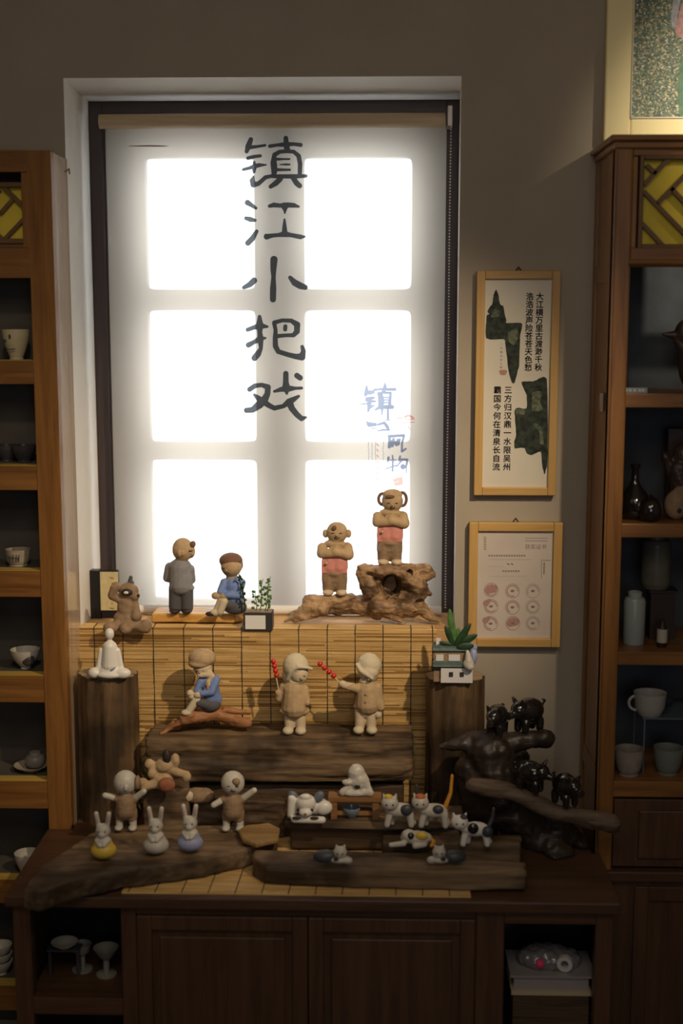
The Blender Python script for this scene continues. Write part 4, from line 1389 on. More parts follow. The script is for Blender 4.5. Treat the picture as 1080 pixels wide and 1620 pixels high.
# white yoga figure on the left stump
t = fig('porcelain_figurine', 'smooth white porcelain figure sitting cross-legged on the left stump', 'figurine', 175, 1072, z=ST + .0004)
t.blob('body', [('e', 0, 0, 71, 7.5, 8, 9.5), ('c', 0, 0, 58, 0, 0, 66, 4, 3.5), ('e', 0, 0, 52, 12, 7, 6), ('c', 0, 0, 50, 0, 0, 22, 11, 15), ('e', 0, 0, 12, 22, 14, 11), ('c', -14, 0, 44, -18, -2, 18, 4.5, 4.5), ('c', 12, 0, 44, 17, -2, 18, 5, 5),
                ('e', -25, -5, 9, 10, 9, 9), ('e', 20, -6, 9, 14, 9, 9), ('e', 0, -10, 7, 20, 8, 6)], porc, vox=1.3, smooth=5)
t.solid('blue_mark', [('e', 7, -14.5, 18, 5, 1.2, 1.6, -35)], cvio)

# seated figure with mushroom hat on the red driftwood
t = fig('clay_figurine', 'clay child in a big mushroom cap and blue jacket seated on the red driftwood', 'figurine', 325, 1128, Y=2.895)
t.blob('body', [('e', -3, -2, 74, 15, 14, 14), ('c', 4, 0, 56, 0, 0, 66, 8, 8), ('e', -22, -14, 36, 6, 6, 6), ('e', -10, -15, 34, 7, 6, 6)], clay_l, vox=1.3)
t.blob('cap', [('e', -4, 0, 90, 22, 20, 15), ('e', -8, -4, 82, 18, 16, 8)], clay, vox=1.5)
t.blob('scarf', [('c', 6, -8, 70, 12, -8, 62, 6, 5), ('c', 10, -8, 64, 6, -12, 50, 5, 4), ('c', -6, -12, 66, 8, -11, 66, 5, 5)], clay_l, vox=1.3, amp=.6)
t.blob('jacket', [('e', 6, 0, 54, 16, 13, 12), ('c', 7, 0, 52, 10, 2, 26, 14, 14), ('c', 18, -5, 56, 12, -13, 38, 7, 6), ('c', 12, -13, 38, -4, -15, 36, 6, 5), ('c', -6, -8, 54, -12, -13, 40, 6, 5), ('e', 18, 4, 22, 8, 10, 12)], cblue)
t.blob('trousers', [('e', 8, 0, 14, 17, 15, 12), ('c', 6, -6, 16, -12, -12, 22, 10, 7)], cchar)
t.blob('legs', [('c', -12, -12, 26, -24, -14, 8, 7, 6), ('e', -28, -15, 5, 9, 7, 5), ('e', -20, -13, 32, 7, 6, 6)], pale, vox=1.3)
t.solid('braid', [('c', 6, -14, 54, 6, -15, 44, 1.8, 1.5)], corange)
face(t, -6, 72, 13, None, y=-16)


def candy(t, a, b, c, bead_r=4.2):
    s_ = t.solid('stick', [('c', *a, *c, 1.1, 1.1)], pale)
    n_ = 4
    for i in range(n_):
        u = i / (n_ - 1)
        p_ = [b[q] + (c[q] - b[q]) * u for q in range(3)]
        t.solid('hawthorn', [('e', *p_, bead_r, bead_r, bead_r)], cred, s_)


# hooded children on the log
t = fig('clay_figurine', 'hooded clay child on the log holding a red candy stick behind the shoulder', 'figurine', 466, 1159, z=LZ + .001, rz=0)
t.blob('body', [('c', 0, 0, 34, 2, 0, 82, 12, 10), ('c', -8, 0, 34, 8, 0, 34, 9, 8), ('e', 8, -4, 97, 15, 14, 16), ('c', 3, 0, 80, 5, 0, 88, 10, 9), ('c', -8, 0, 34, -8, -2, 10, 10, 8), ('c', 8, 0, 34, 10, -2, 10, 10, 8)], clay_l, vox=1.3)
t.blob('hood', [('e', 2, 2, 107, 21, 20, 22), ('e', -6, 5, 92, 14, 14, 16), ('p', [(-10, -10, 90), (-4, -15, 104), (8, -19, 112), (20, -14, 110), (27, -8, 106)], 3.2), ('e', 4, -2, 84, 14, 11, 5)], pale, amp=.4)
t.blob('coat', [('e', 0, 0, 74, 20, 14, 12), ('c', 0, 0, 70, 0, 0, 44, 18, 22), ('e', 0, 0, 36, 25, 17, 8), ('c', -16, 2, 74, -25, 3, 56, 8, 7), ('c', -25, 3, 56, -26, -2, 66, 6, 5), ('c', 16, -2, 72, 20, -8, 52, 7, 6)], clay, amp=.4)
for sx in (-10, 10):
    t.blob('shoe', [('e', sx, -9, 6, 9, 11, 6.5)], pale, vox=1.2)
candy(t, (-25, -2, 70), (-28, -2, 94), (-33, -2, 116))
face(t, 11, 96, 14, None, y=-17)
t2 = fig('clay_figurine', 'hooded clay child on the log pointing a red candy stick, right of the pair', 'figurine', 578, 1158, z=LZ + .001)
t2.blob('body', [('c', 0, 0, 34, 2, 0, 80, 12, 9), ('c', -8, 0, 34, 9, 0, 34, 9, 8), ('e', 6, -3, 97, 14, 14, 16), ('c', 3, 0, 78, 4, 0, 88, 9, 9), ('c', -14, -4, 74, -34, -14, 80, 6, 6), ('e', -36, -14, 82, 7, 6, 6), ('e', 20, -6, 30, 6, 5, 6),
                 ('c', -8, 0, 34, -9, -2, 10, 10, 8), ('c', 9, 0, 34, 9, -2, 10, 10, 8)], clay_l, vox=1.3)
t2.blob('hood', [('e', 5, 2, 108, 20, 19, 20), ('e', 4, -4, 100, 17, 16, 14), ('p', [(-14, -8, 112), (-8, -16, 104), (2, -19, 98), (10, -17, 92)], 3), ('e', 2, -2, 84, 13, 11, 5)], pale, amp=.4)
t2.blob('coat', [('e', 3, 0, 72, 19, 13, 12), ('c', 3, 0, 70, 3, 0, 48, 18, 21), ('e', 3, 0, 42, 23, 15, 7), ('c', 18, -2, 74, 24, -4, 42, 8, 7), ('e', -10, -4, 72, 9, 9, 9), ('c', -14, -6, 73, -28, -12, 77, 8, 6)], clay, amp=.4)
for sx in (-11, 10):
    t2.blob('shoe', [('e', sx, -9, 6, 9, 11, 6.5)], pale, vox=1.2)
for z_ in (66, 54):
    t2.solid('button', [('e', 0, -19 if z_ < 60 else -18, z_, 2.3, 1.5, 2.3)], clay_d)
candy(t2, (-36, -14, 80), (-50, -14, 95), (-71, -14, 114), 4.4)
face(t2, 5, 92, 12, None, y=-17.5)

# house-shaped planter with a succulent on the right stump
t = fig('house_planter', 'small white house-shaped planter with green roofs and a broad-leaved plant on the right stump', 'planter', 718, 1080, z=ST + .0004)
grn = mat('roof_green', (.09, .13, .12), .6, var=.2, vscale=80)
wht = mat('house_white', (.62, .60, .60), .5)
t.solid('lower_wall', [('b', 4, 14, 13, 25, 15, 13)], wht, smooth=False)
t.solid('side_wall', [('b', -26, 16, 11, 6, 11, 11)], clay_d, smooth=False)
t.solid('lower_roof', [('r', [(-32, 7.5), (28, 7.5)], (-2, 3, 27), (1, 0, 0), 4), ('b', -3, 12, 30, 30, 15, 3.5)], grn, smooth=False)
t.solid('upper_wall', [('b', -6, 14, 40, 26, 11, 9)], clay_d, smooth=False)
for x_ in (-23, 0):
    t.solid('window', [('b', x_, 2.2, 40, 6 if x_ < -10 else 9, 1, 5)], wht, smooth=False)
for x_ in (-5, 12):
    t.solid('window', [('b', x_, -1.4, 14, 3.2, 1, 3.5)], cdark, smooth=False)
t.solid('upper_roof', [('r', [(-26, 6.5), (26, 6.5)], (-8, 5, 52), (1, 0, 0), 4), ('b', -8, 14, 55, 26, 12, 3.5)], grn, smooth=False)
t.solid('chimney', [('b', -25, 14, 63, 3.5, 3.5, 5)], wht, smooth=False)
t.blob('gnome', [('e', 22, -6, 32, 9, 7, 9), ('c', 22, -6, 38, 20, -5, 52, 7, 3), ('e', 24, -8, 28, 7, 6, 6)], porcd, vox=1.2)
t.blob('blue_rock', [('e', 30, 6, 42, 7, 8, 14), ('e', 28, 8, 56, 9, 8, 7)], cvio, vox=1.3, amp=1)
random.seed(5)
for a, b, wd, mm in (((0, 8, 60), (-8, 6, 116), 5.5, cgreen), ((2, 6, 60), (24, 0, 94), 5.5, cgreend), ((4, 8, 60), (34, 2, 76), 6, cgreend), ((-2, 6, 60), (-14, 2, 90), 5, cgreend), ((-4, 6, 60), (-22, 2, 64), 4, cgreend), ((6, 4, 58), (28, -4, 60), 6, cgreend), ((4, 10, 60), (6, 16, 84), 5, cgreen)):
    A_, B_ = Vector(a), Vector(b)
    d_ = B_ - A_
    ang = math.degrees(math.atan2(d_.x, d_.z))
    mid = (A_ + B_) / 2
    t.solid('leaf', [('e', *mid, wd, 1.8, d_.length / 2 + 2, ang)], mm)

# ------------------------------------------------------------------ middle row
def baby(px, py, z, label, ang, spot, Y=None):
    t = fig('clay_figurine', label, 'figurine', px, py, z=z)
    t.blob('body', [('e', 0, 0, 77, 19, 18, 19), ('c', 0, 0, 26, 0, 0, 60, 10, 8), ('c', -10, 0, 24, 10, 0, 24, 7, 7), ('c', *ang[0], *ang[1], 6, 5), ('c', *ang[2], *ang[3], 6, 5), ('c', -10, 0, 24, -11, -1, 6, 7, 6), ('c', 10, 0, 24, 11, -1, 6, 7, 6)], porcd, vox=1.4)
    t.blob('romper', [('e', 0, 0, 48, 17, 13, 12), ('c', 0, 0, 44, 0, 0, 32, 16, 17), ('c', -9, 0, 30, -10, 0, 18, 9, 8), ('c', 9, 0, 30, 10, 0, 18, 9, 8), ('e', -14, 0, 50, 7, 8, 7), ('e', 14, 0, 50, 7, 8, 7)], clay_d, amp=.8)
    for sx in (-11, 11):
        t.blob('shoe', [('e', sx, -6, 4, 7, 10, 4.5)], porcd, vox=1.2)
    if spot:
        t.solid('spot', [('e', 7, -15, 84, 6.5, 4.5, 6, 20)], clay_d)
        face(t, 2, 76, 17, None, y=-18)
    else:
        t.solid('ear', [('e', 4, -17, 74, 4, 3, 6)], porcd)
        t.blob('leaf', [('e', 20, -4, 78, 5, 9, 12)], clay_d, vox=1.3)
    return t


baby(200, 1311, SZL + .001, 'round white-headed baby figurine in a brown romper, standing before the left stump', ((-14, 0, 50), (-32, -4, 56), (14, 0, 50), (30, -6, 64)), False)
baby(369, 1312, SZL + .001, 'white-headed baby figurine with a brown forehead spot, one arm waving', ((-14, 0, 50), (-30, -6, 42), (14, 0, 50), (34, -4, 66)), True)

# clay bear group on the block
t = fig('clay_figurine', 'brown clay bear slumped with a dark hat on the rough block by the left stump', 'figurine', 258, 1250, z=.724)
t.blob('body', [('e', 0, 0, 18, 18, 14, 17), ('c', -4, 0, 30, -20, -2, 44, 9, 8), ('e', 4, -2, 42, 16, 13, 12), ('e', 20, -3, 50, 8, 7, 12), ('c', 10, -4, 36, 34, -4, 28, 7, 7), ('e', 38, -4, 24, 8, 7, 10), ('c', -12, -6, 14, -28, -10, 8, 8, 8), ('e', -30, -10, 16, 8, 7, 8), ('e', -16, -8, 30, 7, 6, 8)], clay, amp=1)
t.solid('hat', [('e', 8, -8, 58, 7, 6, 12)], cdark)
t.blob('red_gourd', [('e', 8, -14, 14, 14, 8, 12)], mat('rust_clay', (.28, .10, .05), .6, var=.2, vscale=60), vox=1.4)
t = fig('pottery_shell', 'small cream and brown pottery shell lying right of the rough block', 'ornament', 312, 1266, Y=2.79)
t.blob('shell', [('e', 0, 0, 8, 22, 14, 13), ('e', 12, 0, 8, 16, 12, 12)], clay_d, vox=1.4, amp=1)
t.blob('opening', [('e', -12, -10, 10, 8, 6, 9, 25)], pale, vox=1.2)

# three rabbits
def rabbit(px, py, m, label, sc):
    t = fig('ceramic_rabbit', label, 'rabbit figurine', px, py, z=SZL + .001, group='long-eared ceramic rabbits on the left slab')
    t.k *= sc
    t.blob('body', [('e', 0, 0, 46, 12, 11, 12), ('c', -7, 0, 54, -10, 0, 74, 4, 4), ('c', 7, 0, 54, 10, 0, 74, 4, 4), ('e', 0, -2, 30, 14, 11, 9), ('c', -9, -6, 32, -3, -12, 26, 4, 4), ('c', 9, -6, 32, 3, -12, 26, 4, 4), ('e', 0, -9, 42, 6, 4, 5)], porcd, vox=1.2)
    t.blob('dress', [('e', 0, 0, 14, 21, 17, 14), ('e', 0, 0, 24, 16, 13, 8)], m, vox=1.4)
    for sx in (-1, 1):
        t.solid('inner_ear', [('e', sx * 9.2, -3.6, 66, 2, 1.2, 7, sx * 10)], mat('ear_pink', (.45, .3, .28), .5))
        t.solid('eye', [('e', sx * 5, -10, 48, 1.3, 1, 1.3)], cdark)
    return t


rabbit(164, 1358, cyel, 'white rabbit figurine in a yellow skirt, leftmost of three', 1)
rabbit(247, 1350, porcd, 'all-white rabbit figurine, middle of three', 1)
rabbit(301, 1346, cvio, 'white rabbit figurine in a lilac-blue skirt, rightmost of three', 1)

# small stool, white monkey on it, dog with grey ears, glass ornament beneath
stool_m = wood('stool_wood', (.20, .09, .035), (.32, .16, .06), 'x', 60, .5, .1)
t = fig('toy_stool', 'tiny reddish wooden stool under the white curled figure', 'stool', 561, 1298, z=mz)
t.solid('seat', [('b', 0, 14, 34, 42, 14, 3.5)], stool_m, smooth=False)
for x_ in (-33, 33):
    t.solid('leg', [('b', x_, 14, 15.5, 5, 12, 15)], stool_m, smooth=False)
t.solid('stretcher', [('b', 0, 14, 7, 28, 3, 3)], stool_m, smooth=False)
kk = t.k
sxy = t.loc
t = Thing('ceramic_figurine', 'white curled-up monkey figurine sitting on the tiny stool', 'figurine', sxy + Vector((2 * kk, 14 * kk, 37.6 * kk)))
t.blob('body', [('e', 0, 2, 34, 14, 12, 16), ('e', 4, 0, 22, 16, 12, 16), ('c', 12, 0, 30, 20, -4, 10, 6, 6), ('e', -14, -6, 22, 9, 6, 5), ('c', -12, -4, 14, -22, -7, 6, 6, 6), ('c', 8, -6, 6, 22, -8, 6, 6, 6), ('e', -2, -8, 5, 20, 6, 5)], porcd, vox=1.3, amp=.8)
t.solid('mouth', [('e', 2, -10, 17, 5, 2.5, 4)], cdark)
t = fig('glass_ornament', 'small clear blue-grey ornament under the tiny stool', 'ornament', 556, 1296, Y=t.loc.y)
t.loc.z = mz
t.o.location.z = mz
t.solid('bowl', [('r', [(0, 6), (2, 7), (6, 11), (14, 14), (17, 13), (14, 12.5), (7, 9), (3, 0)], (0, 0, 0), (0, 0, 1))], mat('blue_glass', (.18, .22, .27), .15, coat=.5))
t = fig('ceramic_dog', 'white puppy figurine with grey ears lying left of the tiny stool', 'dog figurine', 486, 1299, z=mz)
t.blob('body', [('e', -2, -4, 32, 16, 14, 14), ('c', -24, -2, 38, -26, -2, 12, 7, 6), ('e', 10, 10, 22, 26, 14, 14), ('c', -20, -8, 6, 24, -10, 6, 6, 6), ('e', 26, 2, 22, 14, 10, 12), ('e', -2, -14, 20, 11, 8, 7), ('e', -2, -10, 44, 9, 6, 5), ('c', -26, 4, 8, -18, 4, 24, 6, 9)], porc, vox=1.4)
for sx in (-1, 1):
    t.blob('ear', [('e', sx * 20 - 2, 0, 40, 8, 5, 11, sx * 35)], mat('grey_glaze', (.13, .14, .17), .4), vox=1.2)
    t.solid('eye', [('e', sx * 11 - 3, -15, 24, 2.6, 1.6, 2.6)], cdark)
    t.solid('paw_mark', [('e', sx * 14 - 2, -15, 11, 7, 2.5, 2.6)], cdark)
t.solid('nose', [('e', -2, -22, 20, 2.4, 1.6, 2)], clay_d)

# cats
def cat(px, py, z, label, spots, tail, base=porc, head=(-22, 38), flip=1, eyes=True):
    t = fig('ceramic_cat', label, 'cat figurine', px, py, z=z)
    f = flip
    hx, hz = head
    t.blob('body', [('e', 2 * f, 2, 27, 22, 11, 12), ('c', -14 * f, 0, 22, -18 * f, -3, 4, 6, 5), ('c', -10 * f, 8, 22, -10 * f, 9, 4, 6, 5), ('c', 18 * f, 0, 22, 20 * f, -3, 4, 7, 5), ('c', 16 * f, 8, 20, 24 * f, 9, 4, 6, 5),
                    ('c', -14 * f, 0, 30, hx * f, -2, hz - 4, 9, 8), ('e', hx * f, -3, hz, 14, 12, 12), ('c', (hx - 8) * f, -3, hz + 8, (hx - 10) * f, -3, hz + 15, 4, 1.5), ('c', (hx + 8) * f, -3, hz + 8, (hx + 10) * f, -3, hz + 15, 4, 1.5)], base, vox=1.3)
    a, b, c, m = tail
    t.blob('tail', [('p', [a, b, c], 4.2, 2.6)], m, vox=1.2)
    for i, (x_, y_, z_, rx_, ry_, rz2, m) in enumerate(spots):
        t.solid('patch', [('e', x_, y_, z_, rx_, ry_, rz2)], m)
    if eyes:
        for s_ in (-1, 1):
            t.solid('eye', [('e', hx * f + s_ * 5, -14, hz + 1, 1.5, 1.2, 1.5)], cdark)
        t.solid('nose', [('e', hx * f, -15, hz - 4, 1.3, 1.2, 1)], corange)
    return t


greyp = mat('grey_patch', (.05, .055, .065), .4)
cat(630, 1308, mz, 'white and grey cat figurine with a yellow patch on its head, beside the stool', [(-16, -4, 51, 7, 6, 4, cyel), (12, -6, 30, 10, 6, 9, greyp)], ((20, 4, 30), (30, 6, 50), (28, 6, 66), greyp), porcd, (-14, 40))
cat(684, 1309, mz, 'white cat figurine with a raised orange tail', [(-20, -4, 52, 9, 7, 5, mat('rust_patch', (.45, .12, .04), .4)), (8, -6, 32, 9, 6, 7, greyp)], ((20, 2, 34), (28, 4, 56), (30, 5, 84), corange), porcd, (-20, 42))
cat(750, 1338, .659, 'white cat figurine with round black spots standing on the short step', [(-3, -8.5, 32, 9, 4.5, 9, cblack), (20, -6, 26, 9, 7, 9, greyp), (-18, -7, 50, 6, 5, 4, greyp)], ((22, 2, 30), (28, 4, 44), (30, 4, 60), greyp), porc, (-24, 40))
t = fig('ceramic_cat', 'low crouching cat figurine with black and yellow patches at the edge of the step', 'cat figurine', 652, 1339, z=.659)
t.blob('body', [('e', 6, 2, 14, 26, 13, 11), ('e', -6, 0, 18, 12, 11, 10), ('c', -14, -8, 8, -34, -8, 5, 5, 4), ('c', 18, -4, 6, 4, -10, 5, 6, 5)], porcd, vox=1.3)
t.solid('patch', [('e', -3, -7.5, 20, 6, 4.5, 6)], cblack)
t.solid('patch', [('e', 14, -7, 20, 11, 5, 7)], cyel)
t.blob('tail', [('p', [(28, 4, 12), (34, 0, 8), (30, -8, 5)], 3.5)], corange, vox=1.2)


def sleeper(px, py, label, f):
    t = fig('ceramic_cat', label, 'cat figurine', px, py, z=SZL + .001)
    t.blob('body', [('e', -14 * f, 2, 11, 20, 12, 11)], greyp, vox=1.3)
    t.blob('head', [('e', 10 * f, -3, 20, 11, 10, 10), ('c', 5 * f, -3, 26, 4 * f, -3, 32, 4, 1.5), ('c', 15 * f, -3, 26, 17 * f, -3, 32, 4, 1.5), ('e', 10 * f, -2, 8, 18, 10, 6), ('e', 22 * f, -4, 7, 8, 6, 6)], porcd, vox=1.2)
    for s_ in (-1, 1):
        t.solid('eye', [('e', 10 * f + s_ * 4, -12.5, 21, 1.4, 1, 1.4)], cdark)
    t.solid('patch', [('e', 4 * f, -9, 11, 4.5, 3.5, 3.5)], cdark)
    return t


sleeper(528, 1366, 'black and white kitten figurine lying on the front plank, left of the two', 1)
sleeper(704, 1366, 'white-faced black kitten figurine lying on the front plank, right of the two', -1)

# glossy black pigs
def pig(px, py, Y, label, f, yaw, big=1.0):
    t = Thing('ceramic_pig', label, 'pig figurine', P(px, py, Y), None, yaw)
    t.k *= big
    t.blob('body', [('e', 0, 0, 34, 27, 19, 21), ('e', -20 * f, 0, 38, 15, 14, 15), ('c', -30 * f, 0, 34, -38 * f, 0, 32, 7, 6), ('c', -14 * f, -9, 18, -15 * f, -9, 5, 7, 6), ('c', -14 * f, 9, 18, -15 * f, 9, 5, 7, 6),
                    ('c', 15 * f, -9, 18, 15 * f, -9, 5, 7, 6), ('c', 15 * f, 9, 18, 15 * f, 9, 5, 7, 6)], cblack, vox=1.5, smooth=4)
    for s_ in (-1, 1):
        t.blob('ear', [('c', -20 * f, s_ * 9, 48, -25 * f, s_ * 11, 57, 5, 2)], cblack, vox=1.2)
    t.solid('snout', [('r', [(0, 6.5), (2, 6.5)], (-43 * f, 0, 32), (f, 0, 0), 16)], mat('dark_snout', (.03, .02, .02), .3))
    t.solid('tail', [('p', [(27 * f, 0, 38), (32 * f, 2, 42), (31 * f, -2, 46), (28 * f, 0, 48)], 1.8)], cblack)
    return t


pig(786, 1162, 2.775, 'black glossy pig facing the camera on top of the root, left of the upper pair', 1, 68, .9)
pig(836, 1157, 2.79, 'biggest black glossy pig on top of the root, right of the upper pair', 1, 35, 1)
pig(838, 1252, 2.695, 'black glossy pig standing in the hollow of the root above the branch', -1, -30, .92)
pig(893, 1273, 2.68, 'black glossy pig on the branch nearest the right cabinet', -1, -60, .95)

# ------------------------------------------------------------------ cups and bowls on the left shelves
tea = mat('cream_teacup', (.52, .44, .28), .35, var=.06, vscale=40)
dkcup = mat('dark_teacup', (.05, .045, .05), .25)
stone = mat('stone_cup', (.35, .29, .22), .55, var=.15, vscale=60)


def vessel(name, label, cat_, px, Yc, z, prof, m, group=None, base=None, extra=None):
    p_ = P(px, 700, Yc)
    t = Thing(name, label, cat_, (X(px, Yc, 700), Yc, z), group, k=Yc / FP)
    t.solid('body', [('r', prof, (0, 0, 0), (0, 0, 1), 32)], m, angle=40)
    return t


def bowlp(r, h, foot=.45, wall=2, flare=1.0):
    out = [(0, r * foot), (2, r * foot), (2.5, r * foot * .95)]
    out += [(3 + (h - 3) * u, r * (foot * .95 + (1 - foot * .95) * (math.sin(u * PI / 2)) ** flare)) for u in (.12, .25, .4, .6, .8, 1)]
    inn = [(3 + (h - 3) * u, max(.5, r * (foot * .95 + (1 - foot * .95) * (math.sin(u * PI / 2)) ** flare) - wall)) for u in (1, .8, .6, .4, .2)]
    return out + inn + [(4, 0)]


YV = 2.93
t = vessel('teacup', 'cream teacup with a small ink plum branch on the highest visible left shelf', 'cup', 31, YV - .02, shelf_l[0], bowlp(22, 47, .5), tea)
t.solid('painted_branch', [('p', [(-14, -16.5, 20), (-8, -20, 16), (4, -21.2, 17)], .7), ('e', -4, -21.3, 36, 2, .8, 4), ('e', -13, -17.6, 30, 3, .8, 2)], mat('cup_ink', (.06, .06, .06), .5))
vessel('teacup', 'small black teacup on the second left shelf', 'cup', 37, YV, shelf_l[1], bowlp(21, 27, .5), dkcup)
vessel('teacup', 'small black teacup further left on the second left shelf', 'cup', 10, YV + .01, shelf_l[1], bowlp(20, 26, .5), dkcup)
t = vessel('teacup', 'low tan cup with black brush characters on the third left shelf', 'cup', 22, YV - .02, shelf_l[2], bowlp(20, 27, .75, 2, .5), stone)
t.solid('brush_marks', [('c', x_, -20.5 + abs(x_ + 4) * .12, 10, x_ + 1, -20.8 + abs(x_ + 4) * .12, 20, 1.1, .8) for x_ in (-12, -8, -3, 2, 6)] + [('c', -13, -18.5, 16, 7, -19.8, 15, .8, .8)], MATS['cup_ink'])
t = vessel('tea_bowl', 'flared celadon tea bowl with a dark drip glaze on the fourth left shelf', 'bowl', 28, YV - .02, shelf_l[3], bowlp(24, 32, .35, 1.8, .9), porcd)
t.solid('drip_glaze', [('e', 8, -14, 18, 11, 7, 11)], dkcup)
t = vessel('saucer', 'pale saucer on the fifth left shelf holding a small jar', 'saucer', 32, YV - .01, shelf_l[4], [(0, 14), (2, 15), (8, 28), (10, 29), (9, 26), (4, 14), (3, 0)], stone)
vessel('lidded_jar', 'small grey jar standing on the pale saucer', 'jar', 38, YV - .005, shelf_l[4] + .006, [(0, 10), (4, 15), (14, 17), (20, 14), (22, 10), (26, 9), (29, 0)], mat('grey_jar', (.22, .2, .18), .4))
vessel('teacup', 'plain grey-white cup on the lowest left shelf beside the driftwood tip', 'cup', 20, YV - .04, shelf_l[5], bowlp(22, 34, .6), porcd)

# ------------------------------------------------------------------ things on the right shelves
YVR = 2.83
t = Thing('bird_sculpture', 'dark carved bird sculpture with a pointed beak on the top right shelf', 'sculpture', (X(1090, YVR, 550), YVR, shelf_r[0]))
t.blob('body', [('e', 8, 0, 50, 26, 18, 50), ('e', -6, 0, 92, 18, 14, 22), ('c', -14, 0, 88, -42, 0, 90, 10, 2.5), ('c', 0, 0, 110, 8, 0, 150, 12, 6), ('c', -18, 0, 80, -4, 0, 60, 8, 12)], mat('dark_carving', (.05, .03, .025), .4, var=.3, vscale=40), vox=2)
t = Thing('name_card', 'narrow silver name card lying at the front of the top right shelf', 'card', (X(1008, 2.765, 620), 2.79, shelf_r[0]))
t.solid('card', [('b', 0, 0, 4, 19, 1, 4)], mat('silver_card', (.3, .3, .3), .3, .6), smooth=False)
t.solid('print', [('b', x_, -1.2, 4, 1.5, .3, 2) for x_ in (-14, -8, -1, 7, 12)], mat('card_ink', (.6, .6, .58), .5), smooth=False)
t = vessel('ceramic_bottle', 'black glazed bottle with a slim neck on the second right shelf', 'bottle', 1006, YVR, shelf_r[1], [(0, 20), (8, 27), (24, 28), (40, 20), (52, 10), (62, 6), (78, 5.5), (84, 8), (86, 8), (84, 5), (60, 3), (58, 0)], cblack)
t = vessel('teapot', 'black glazed round pot right of the slim-necked bottle', 'teapot', 1032, YVR - .04, shelf_r[1], [(0, 12), (4, 16), (16, 20), (30, 17), (36, 10), (40, 4), (43, 0)], cblack)
t.solid('spout', [('p', [(-16, 0, 16), (-24, -2, 22), (-28, -3, 32)], 3.5, 2.2)], cblack)
t = Thing('root_carving', 'dark brown root carving with a pale gourd at the edge of the second right shelf', 'sculpture', (X(1080, YVR, 780), YVR, shelf_r[1]))
t.blob('root', [('c', -12, 0, 60, -30, 0, 100, 10, 7), ('c', 0, 0, 30, -10, 0, 80, 18, 16), ('e', 4, 0, 100, 22, 14, 22), ('e', 8, 0, 30, 26, 16, 30)], MATS['dark_carving'], vox=2, amp=2)
t.blob('gourd', [('e', -12, -12, 24, 20, 12, 24), ('e', -6, -12, 44, 12, 9, 12)], clay_d, vox=1.6)
t.solid('gourd_hole', [('e', -10, -23.5, 16, 3.5, 2, 4)], cdark)
t = Thing('wooden_box', 'flat dark wooden box behind the root carving', 'box', (X(1078, 2.92, 720), 2.93, shelf_r[1]))
t.solid('box', [('b', 0, 0, 66, 22, 10, 66)], MATS['dark_carving'], smooth=False)
# third shelf: white bottle, box with the tall jar on it, little labelled bottle
greenj = mat('olive_glaze_jar', (.11, .105, .085), .3, var=.1, vscale=40)
whitej = mat('pale_celadon', (.30, .33, .32), .3)
vessel('white_jar', 'slim pale celadon jar at left on the third right shelf', 'jar', 1012, YVR, shelf_r[2], [(0, 16), (3, 17), (70, 17.5), (75, 15), (76, 11), (84, 11), (85, 10), (84, 8), (78, 0)], whitej)
t = Thing('wooden_stand', 'black wooden stand under the tall olive jar', 'stand', (X(1044, 2.885, 980), 2.885, shelf_r[2]))
t.solid('stand', [('b', 0, 0, 38, 19, 16, 38)], mat('dark_wood_stand', (.03, .018, .014), .45), smooth=False)
t.solid('stand_top', [('b', 0, 0, 77.5, 23, 20, 1.5)], MATS['dark_wood_stand'], smooth=False)
k_ = t.k
vessel('tall_jar', 'tall ribbed olive-brown jar raised on the black stand', 'jar', 1044, 2.885, shelf_r[2] + 79.6 * k_, [(0, 20), (4, 22)] + [(8 + i * 2, 23 + (i % 2) * .4) for i in range(33)] + [(78, 20), (80, 14), (88, 14), (89, 15), (90, 0)], greenj)
t = vessel('small_bottle', 'tiny dark bottle with a white label before the black stand', 'bottle', 1058, 2.80, shelf_r[2], [(0, 7), (2, 8), (30, 8), (36, 4), (44, 3.5), (45, 0)], MATS['dark_wood_stand'])
t.solid('label', [('r', [(8, 8.4), (30, 8.4)], (0, 0, 0), (0, 0, 1), 24)], mat('bottle_label', (.45, .4, .35), .6))
# fourth shelf: saucer riser with mug, cups below
mugw = mat('mug_white', (.36, .34, .33), .35)
t = Thing('glass_riser', 'dark glass riser shelf carrying the white mug', 'stand', (X(1060, 2.86, 1130), 2.86, shelf_r[3]))
gz = rz_(1146) - shelf_r[3]
kk = t.k
hz_ = gz / kk
t.solid('glass_plate', [('b', 10, 0, hz_ - 1.2, 62, 45, 1.2)], mat('riser_glass', (.10, .13, .16), .1, coat=.6), smooth=False)
for x_ in (-48, 68):
    for y_ in (-40, 40):
        t.solid('leg', [('c', x_, y_, 1.5, x_, y_, hz_ - 3, 1.5, 1.5)], MATS['riser_glass'])
t = vessel('mug', 'white mug with a round handle on the glass riser', 'mug', 1042, 2.82, shelf_r[3] + gz, [(0, 17), (2, 19), (14, 24), (34, 26), (38, 26.5), (37, 24), (14, 21), (5, 0)], mugw)
t.solid('handle', [('p', [(-22 - 12 * math.sin(a), 0, 20 + 12 * math.cos(a)) for a in [k2 * PI / 8 for k2 in range(9)]], 2.6)], mugw)
vessel('saucer', 'dark blue saucer behind the white mug on the glass riser', 'saucer', 1046, 2.90, shelf_r[3] + gz, [(0, 16), (2, 18), (6, 30), (8, 32), (7, 28), (3, 16), (2, 0)], mat('blue_saucer', (.07, .09, .15), .3))
vessel('cup', 'cream handleless cup under the glass riser, left', 'cup', 1011, 2.80, shelf_r[3], bowlp(24, 44, .65, 2.2, .6), mat('buff_cup', (.27, .23, .2), .45, var=.15, vscale=50))
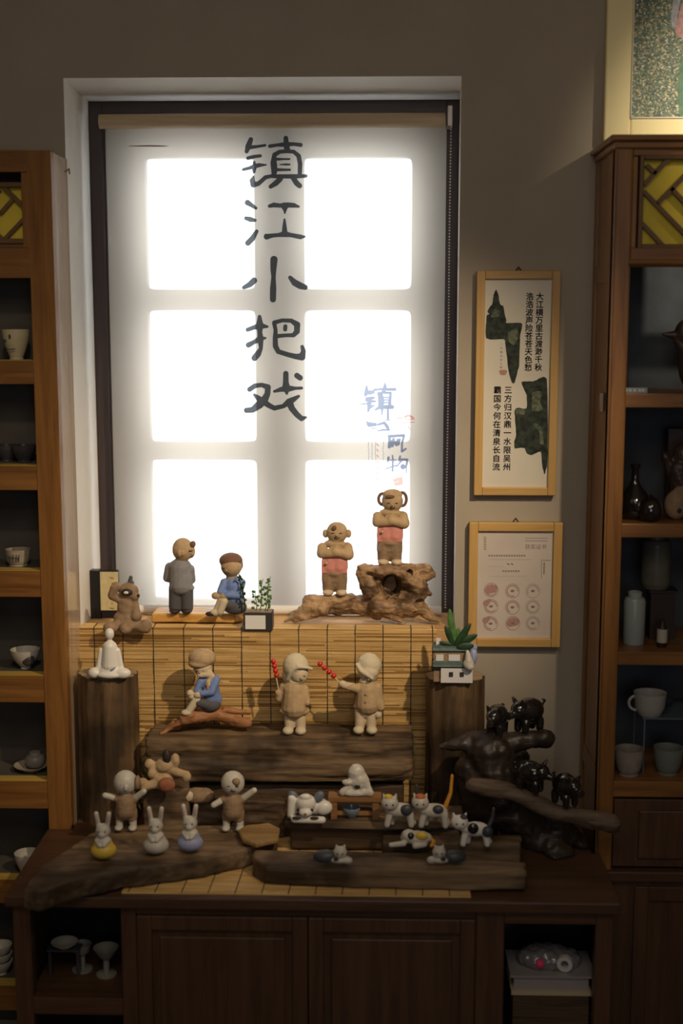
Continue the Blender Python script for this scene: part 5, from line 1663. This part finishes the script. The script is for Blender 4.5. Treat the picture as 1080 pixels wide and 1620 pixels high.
vessel('cup', 'grey-green handleless cup under the glass riser, right', 'cup', 1075, 2.81, shelf_r[3], bowlp(24, 44, .65, 2.2, .6), mat('greygreen_cup', (.16, .18, .16), .45))

# ------------------------------------------------------------------ inside the sideboard cubbies
cz = sz(1585)
for px, Yc_, lab, r_, h_ in ((130, 2.62, 'pale stemmed cup in the dark left cubby', 15, 44), (168, 2.60, 'pale wide cup at the right of the dark left cubby', 20, 46)):
    t = Thing('stem_cup', lab, 'cup', (X(px, Yc_, 1520), Yc_, cz))
    t.solid('body', [('r', [(0, 16), (2, 16), (4, 5), (h_ * .55, 5), (h_ * .7, 12), (h_, r_), (h_, r_ - 1.5), (h_ * .72, 6), (h_ * .7, 0)], (0, 0, 0), (0, 0, 1), 28)], mat('dull_glaze', (.22, .21, .18), .5))
t = Thing('tea_tray', 'black tray rack standing behind the cups in the left cubby', 'rack', (X(103, 2.60, 1520), 2.60, cz))
t.solid('plate', [('b', 0, 0, 44, 26, 12, 1.5)], dkcup, smooth=False)
for x_ in (-22, 22):
    t.solid('leg', [('b', x_, 0, 21.2, 2, 9, 21.2)], dkcup, smooth=False)
vessel_z = cz + 46 * t.k
t = Thing('dish', 'grey oval dish on the tray rack in the left cubby', 'dish', (X(103, 2.60, 1520), 2.60, cz + 45.6 * t.k))
t.solid('body', [('r', [(0, 10), (2, 12), (7, 20), (9, 21), (8, 18), (3, 10), (2, 0)], (0, 0, 0), (0, 0, 1), 28)], porcd)

t = Thing('storage_basket', 'woven basket with a pale rim and plastic wrap in the right cubby', 'basket', (X(866, 2.60, 1560), 2.60, .14))
kk = t.k
H_ = (Zy(1568, 2.55) - .14) / kk
t.solid('basket', [('b', 0, 0, H_ / 2, 58, 40, H_ / 2)], wood('basket_weave', (.05, .03, .015), (.10, .06, .03), 'x', 120, .7, .8), smooth=False)
t.solid('rim', [('b', 0, 0, H_ + 3, 61, 43, 3.5)], mat('pale_rim', (.45, .36, .22), .6), smooth=False)
t.solid('plastic_tub', [('b', 0, 0, H_ + 17, 57, 38, 10.5), ('b', 2, 0, H_ + 29.2, 65, 42, 1.8)], mat('milky_plastic', (.28, .25, .25), .3, coat=.4), smooth=False)
t.blob('plastic_wrap', [('e', -4, 0, H_ + 40, 46, 30, 20), ('e', 30, 0, H_ + 38, 22, 22, 16)], mat('cling_wrap', (.16, .15, .16), .15, coat=.6), vox=2.5, amp=3)
t.solid('pink_cloth', [('e', -16, -24, H_ + 42, 8, 9, 8)], mat('pink_cloth', (.65, .05, .15), .6))
t.solid('tape_roll', [('r', [(-5, 6), (-5, 12), (5, 12), (5, 6), (-5, 6)], (22, -26, H_ + 44), (.25, 1, 0), 24)], mat('tape_white', (.55, .52, .5), .5))

t = Thing('bowl_stack', 'pale bowls stacked on the floor-side shelf of the left cabinet', 'bowl', (X(2, 2.9, 1560), 2.905, shelf_l[6]))
for i in range(3):
    t.solid('bowl', [('r', [(a + i * 13, b) for a, b in bowlp(18, 22, .5)], (0, 0, 0), (0, 0, 1), 28)], porcd)
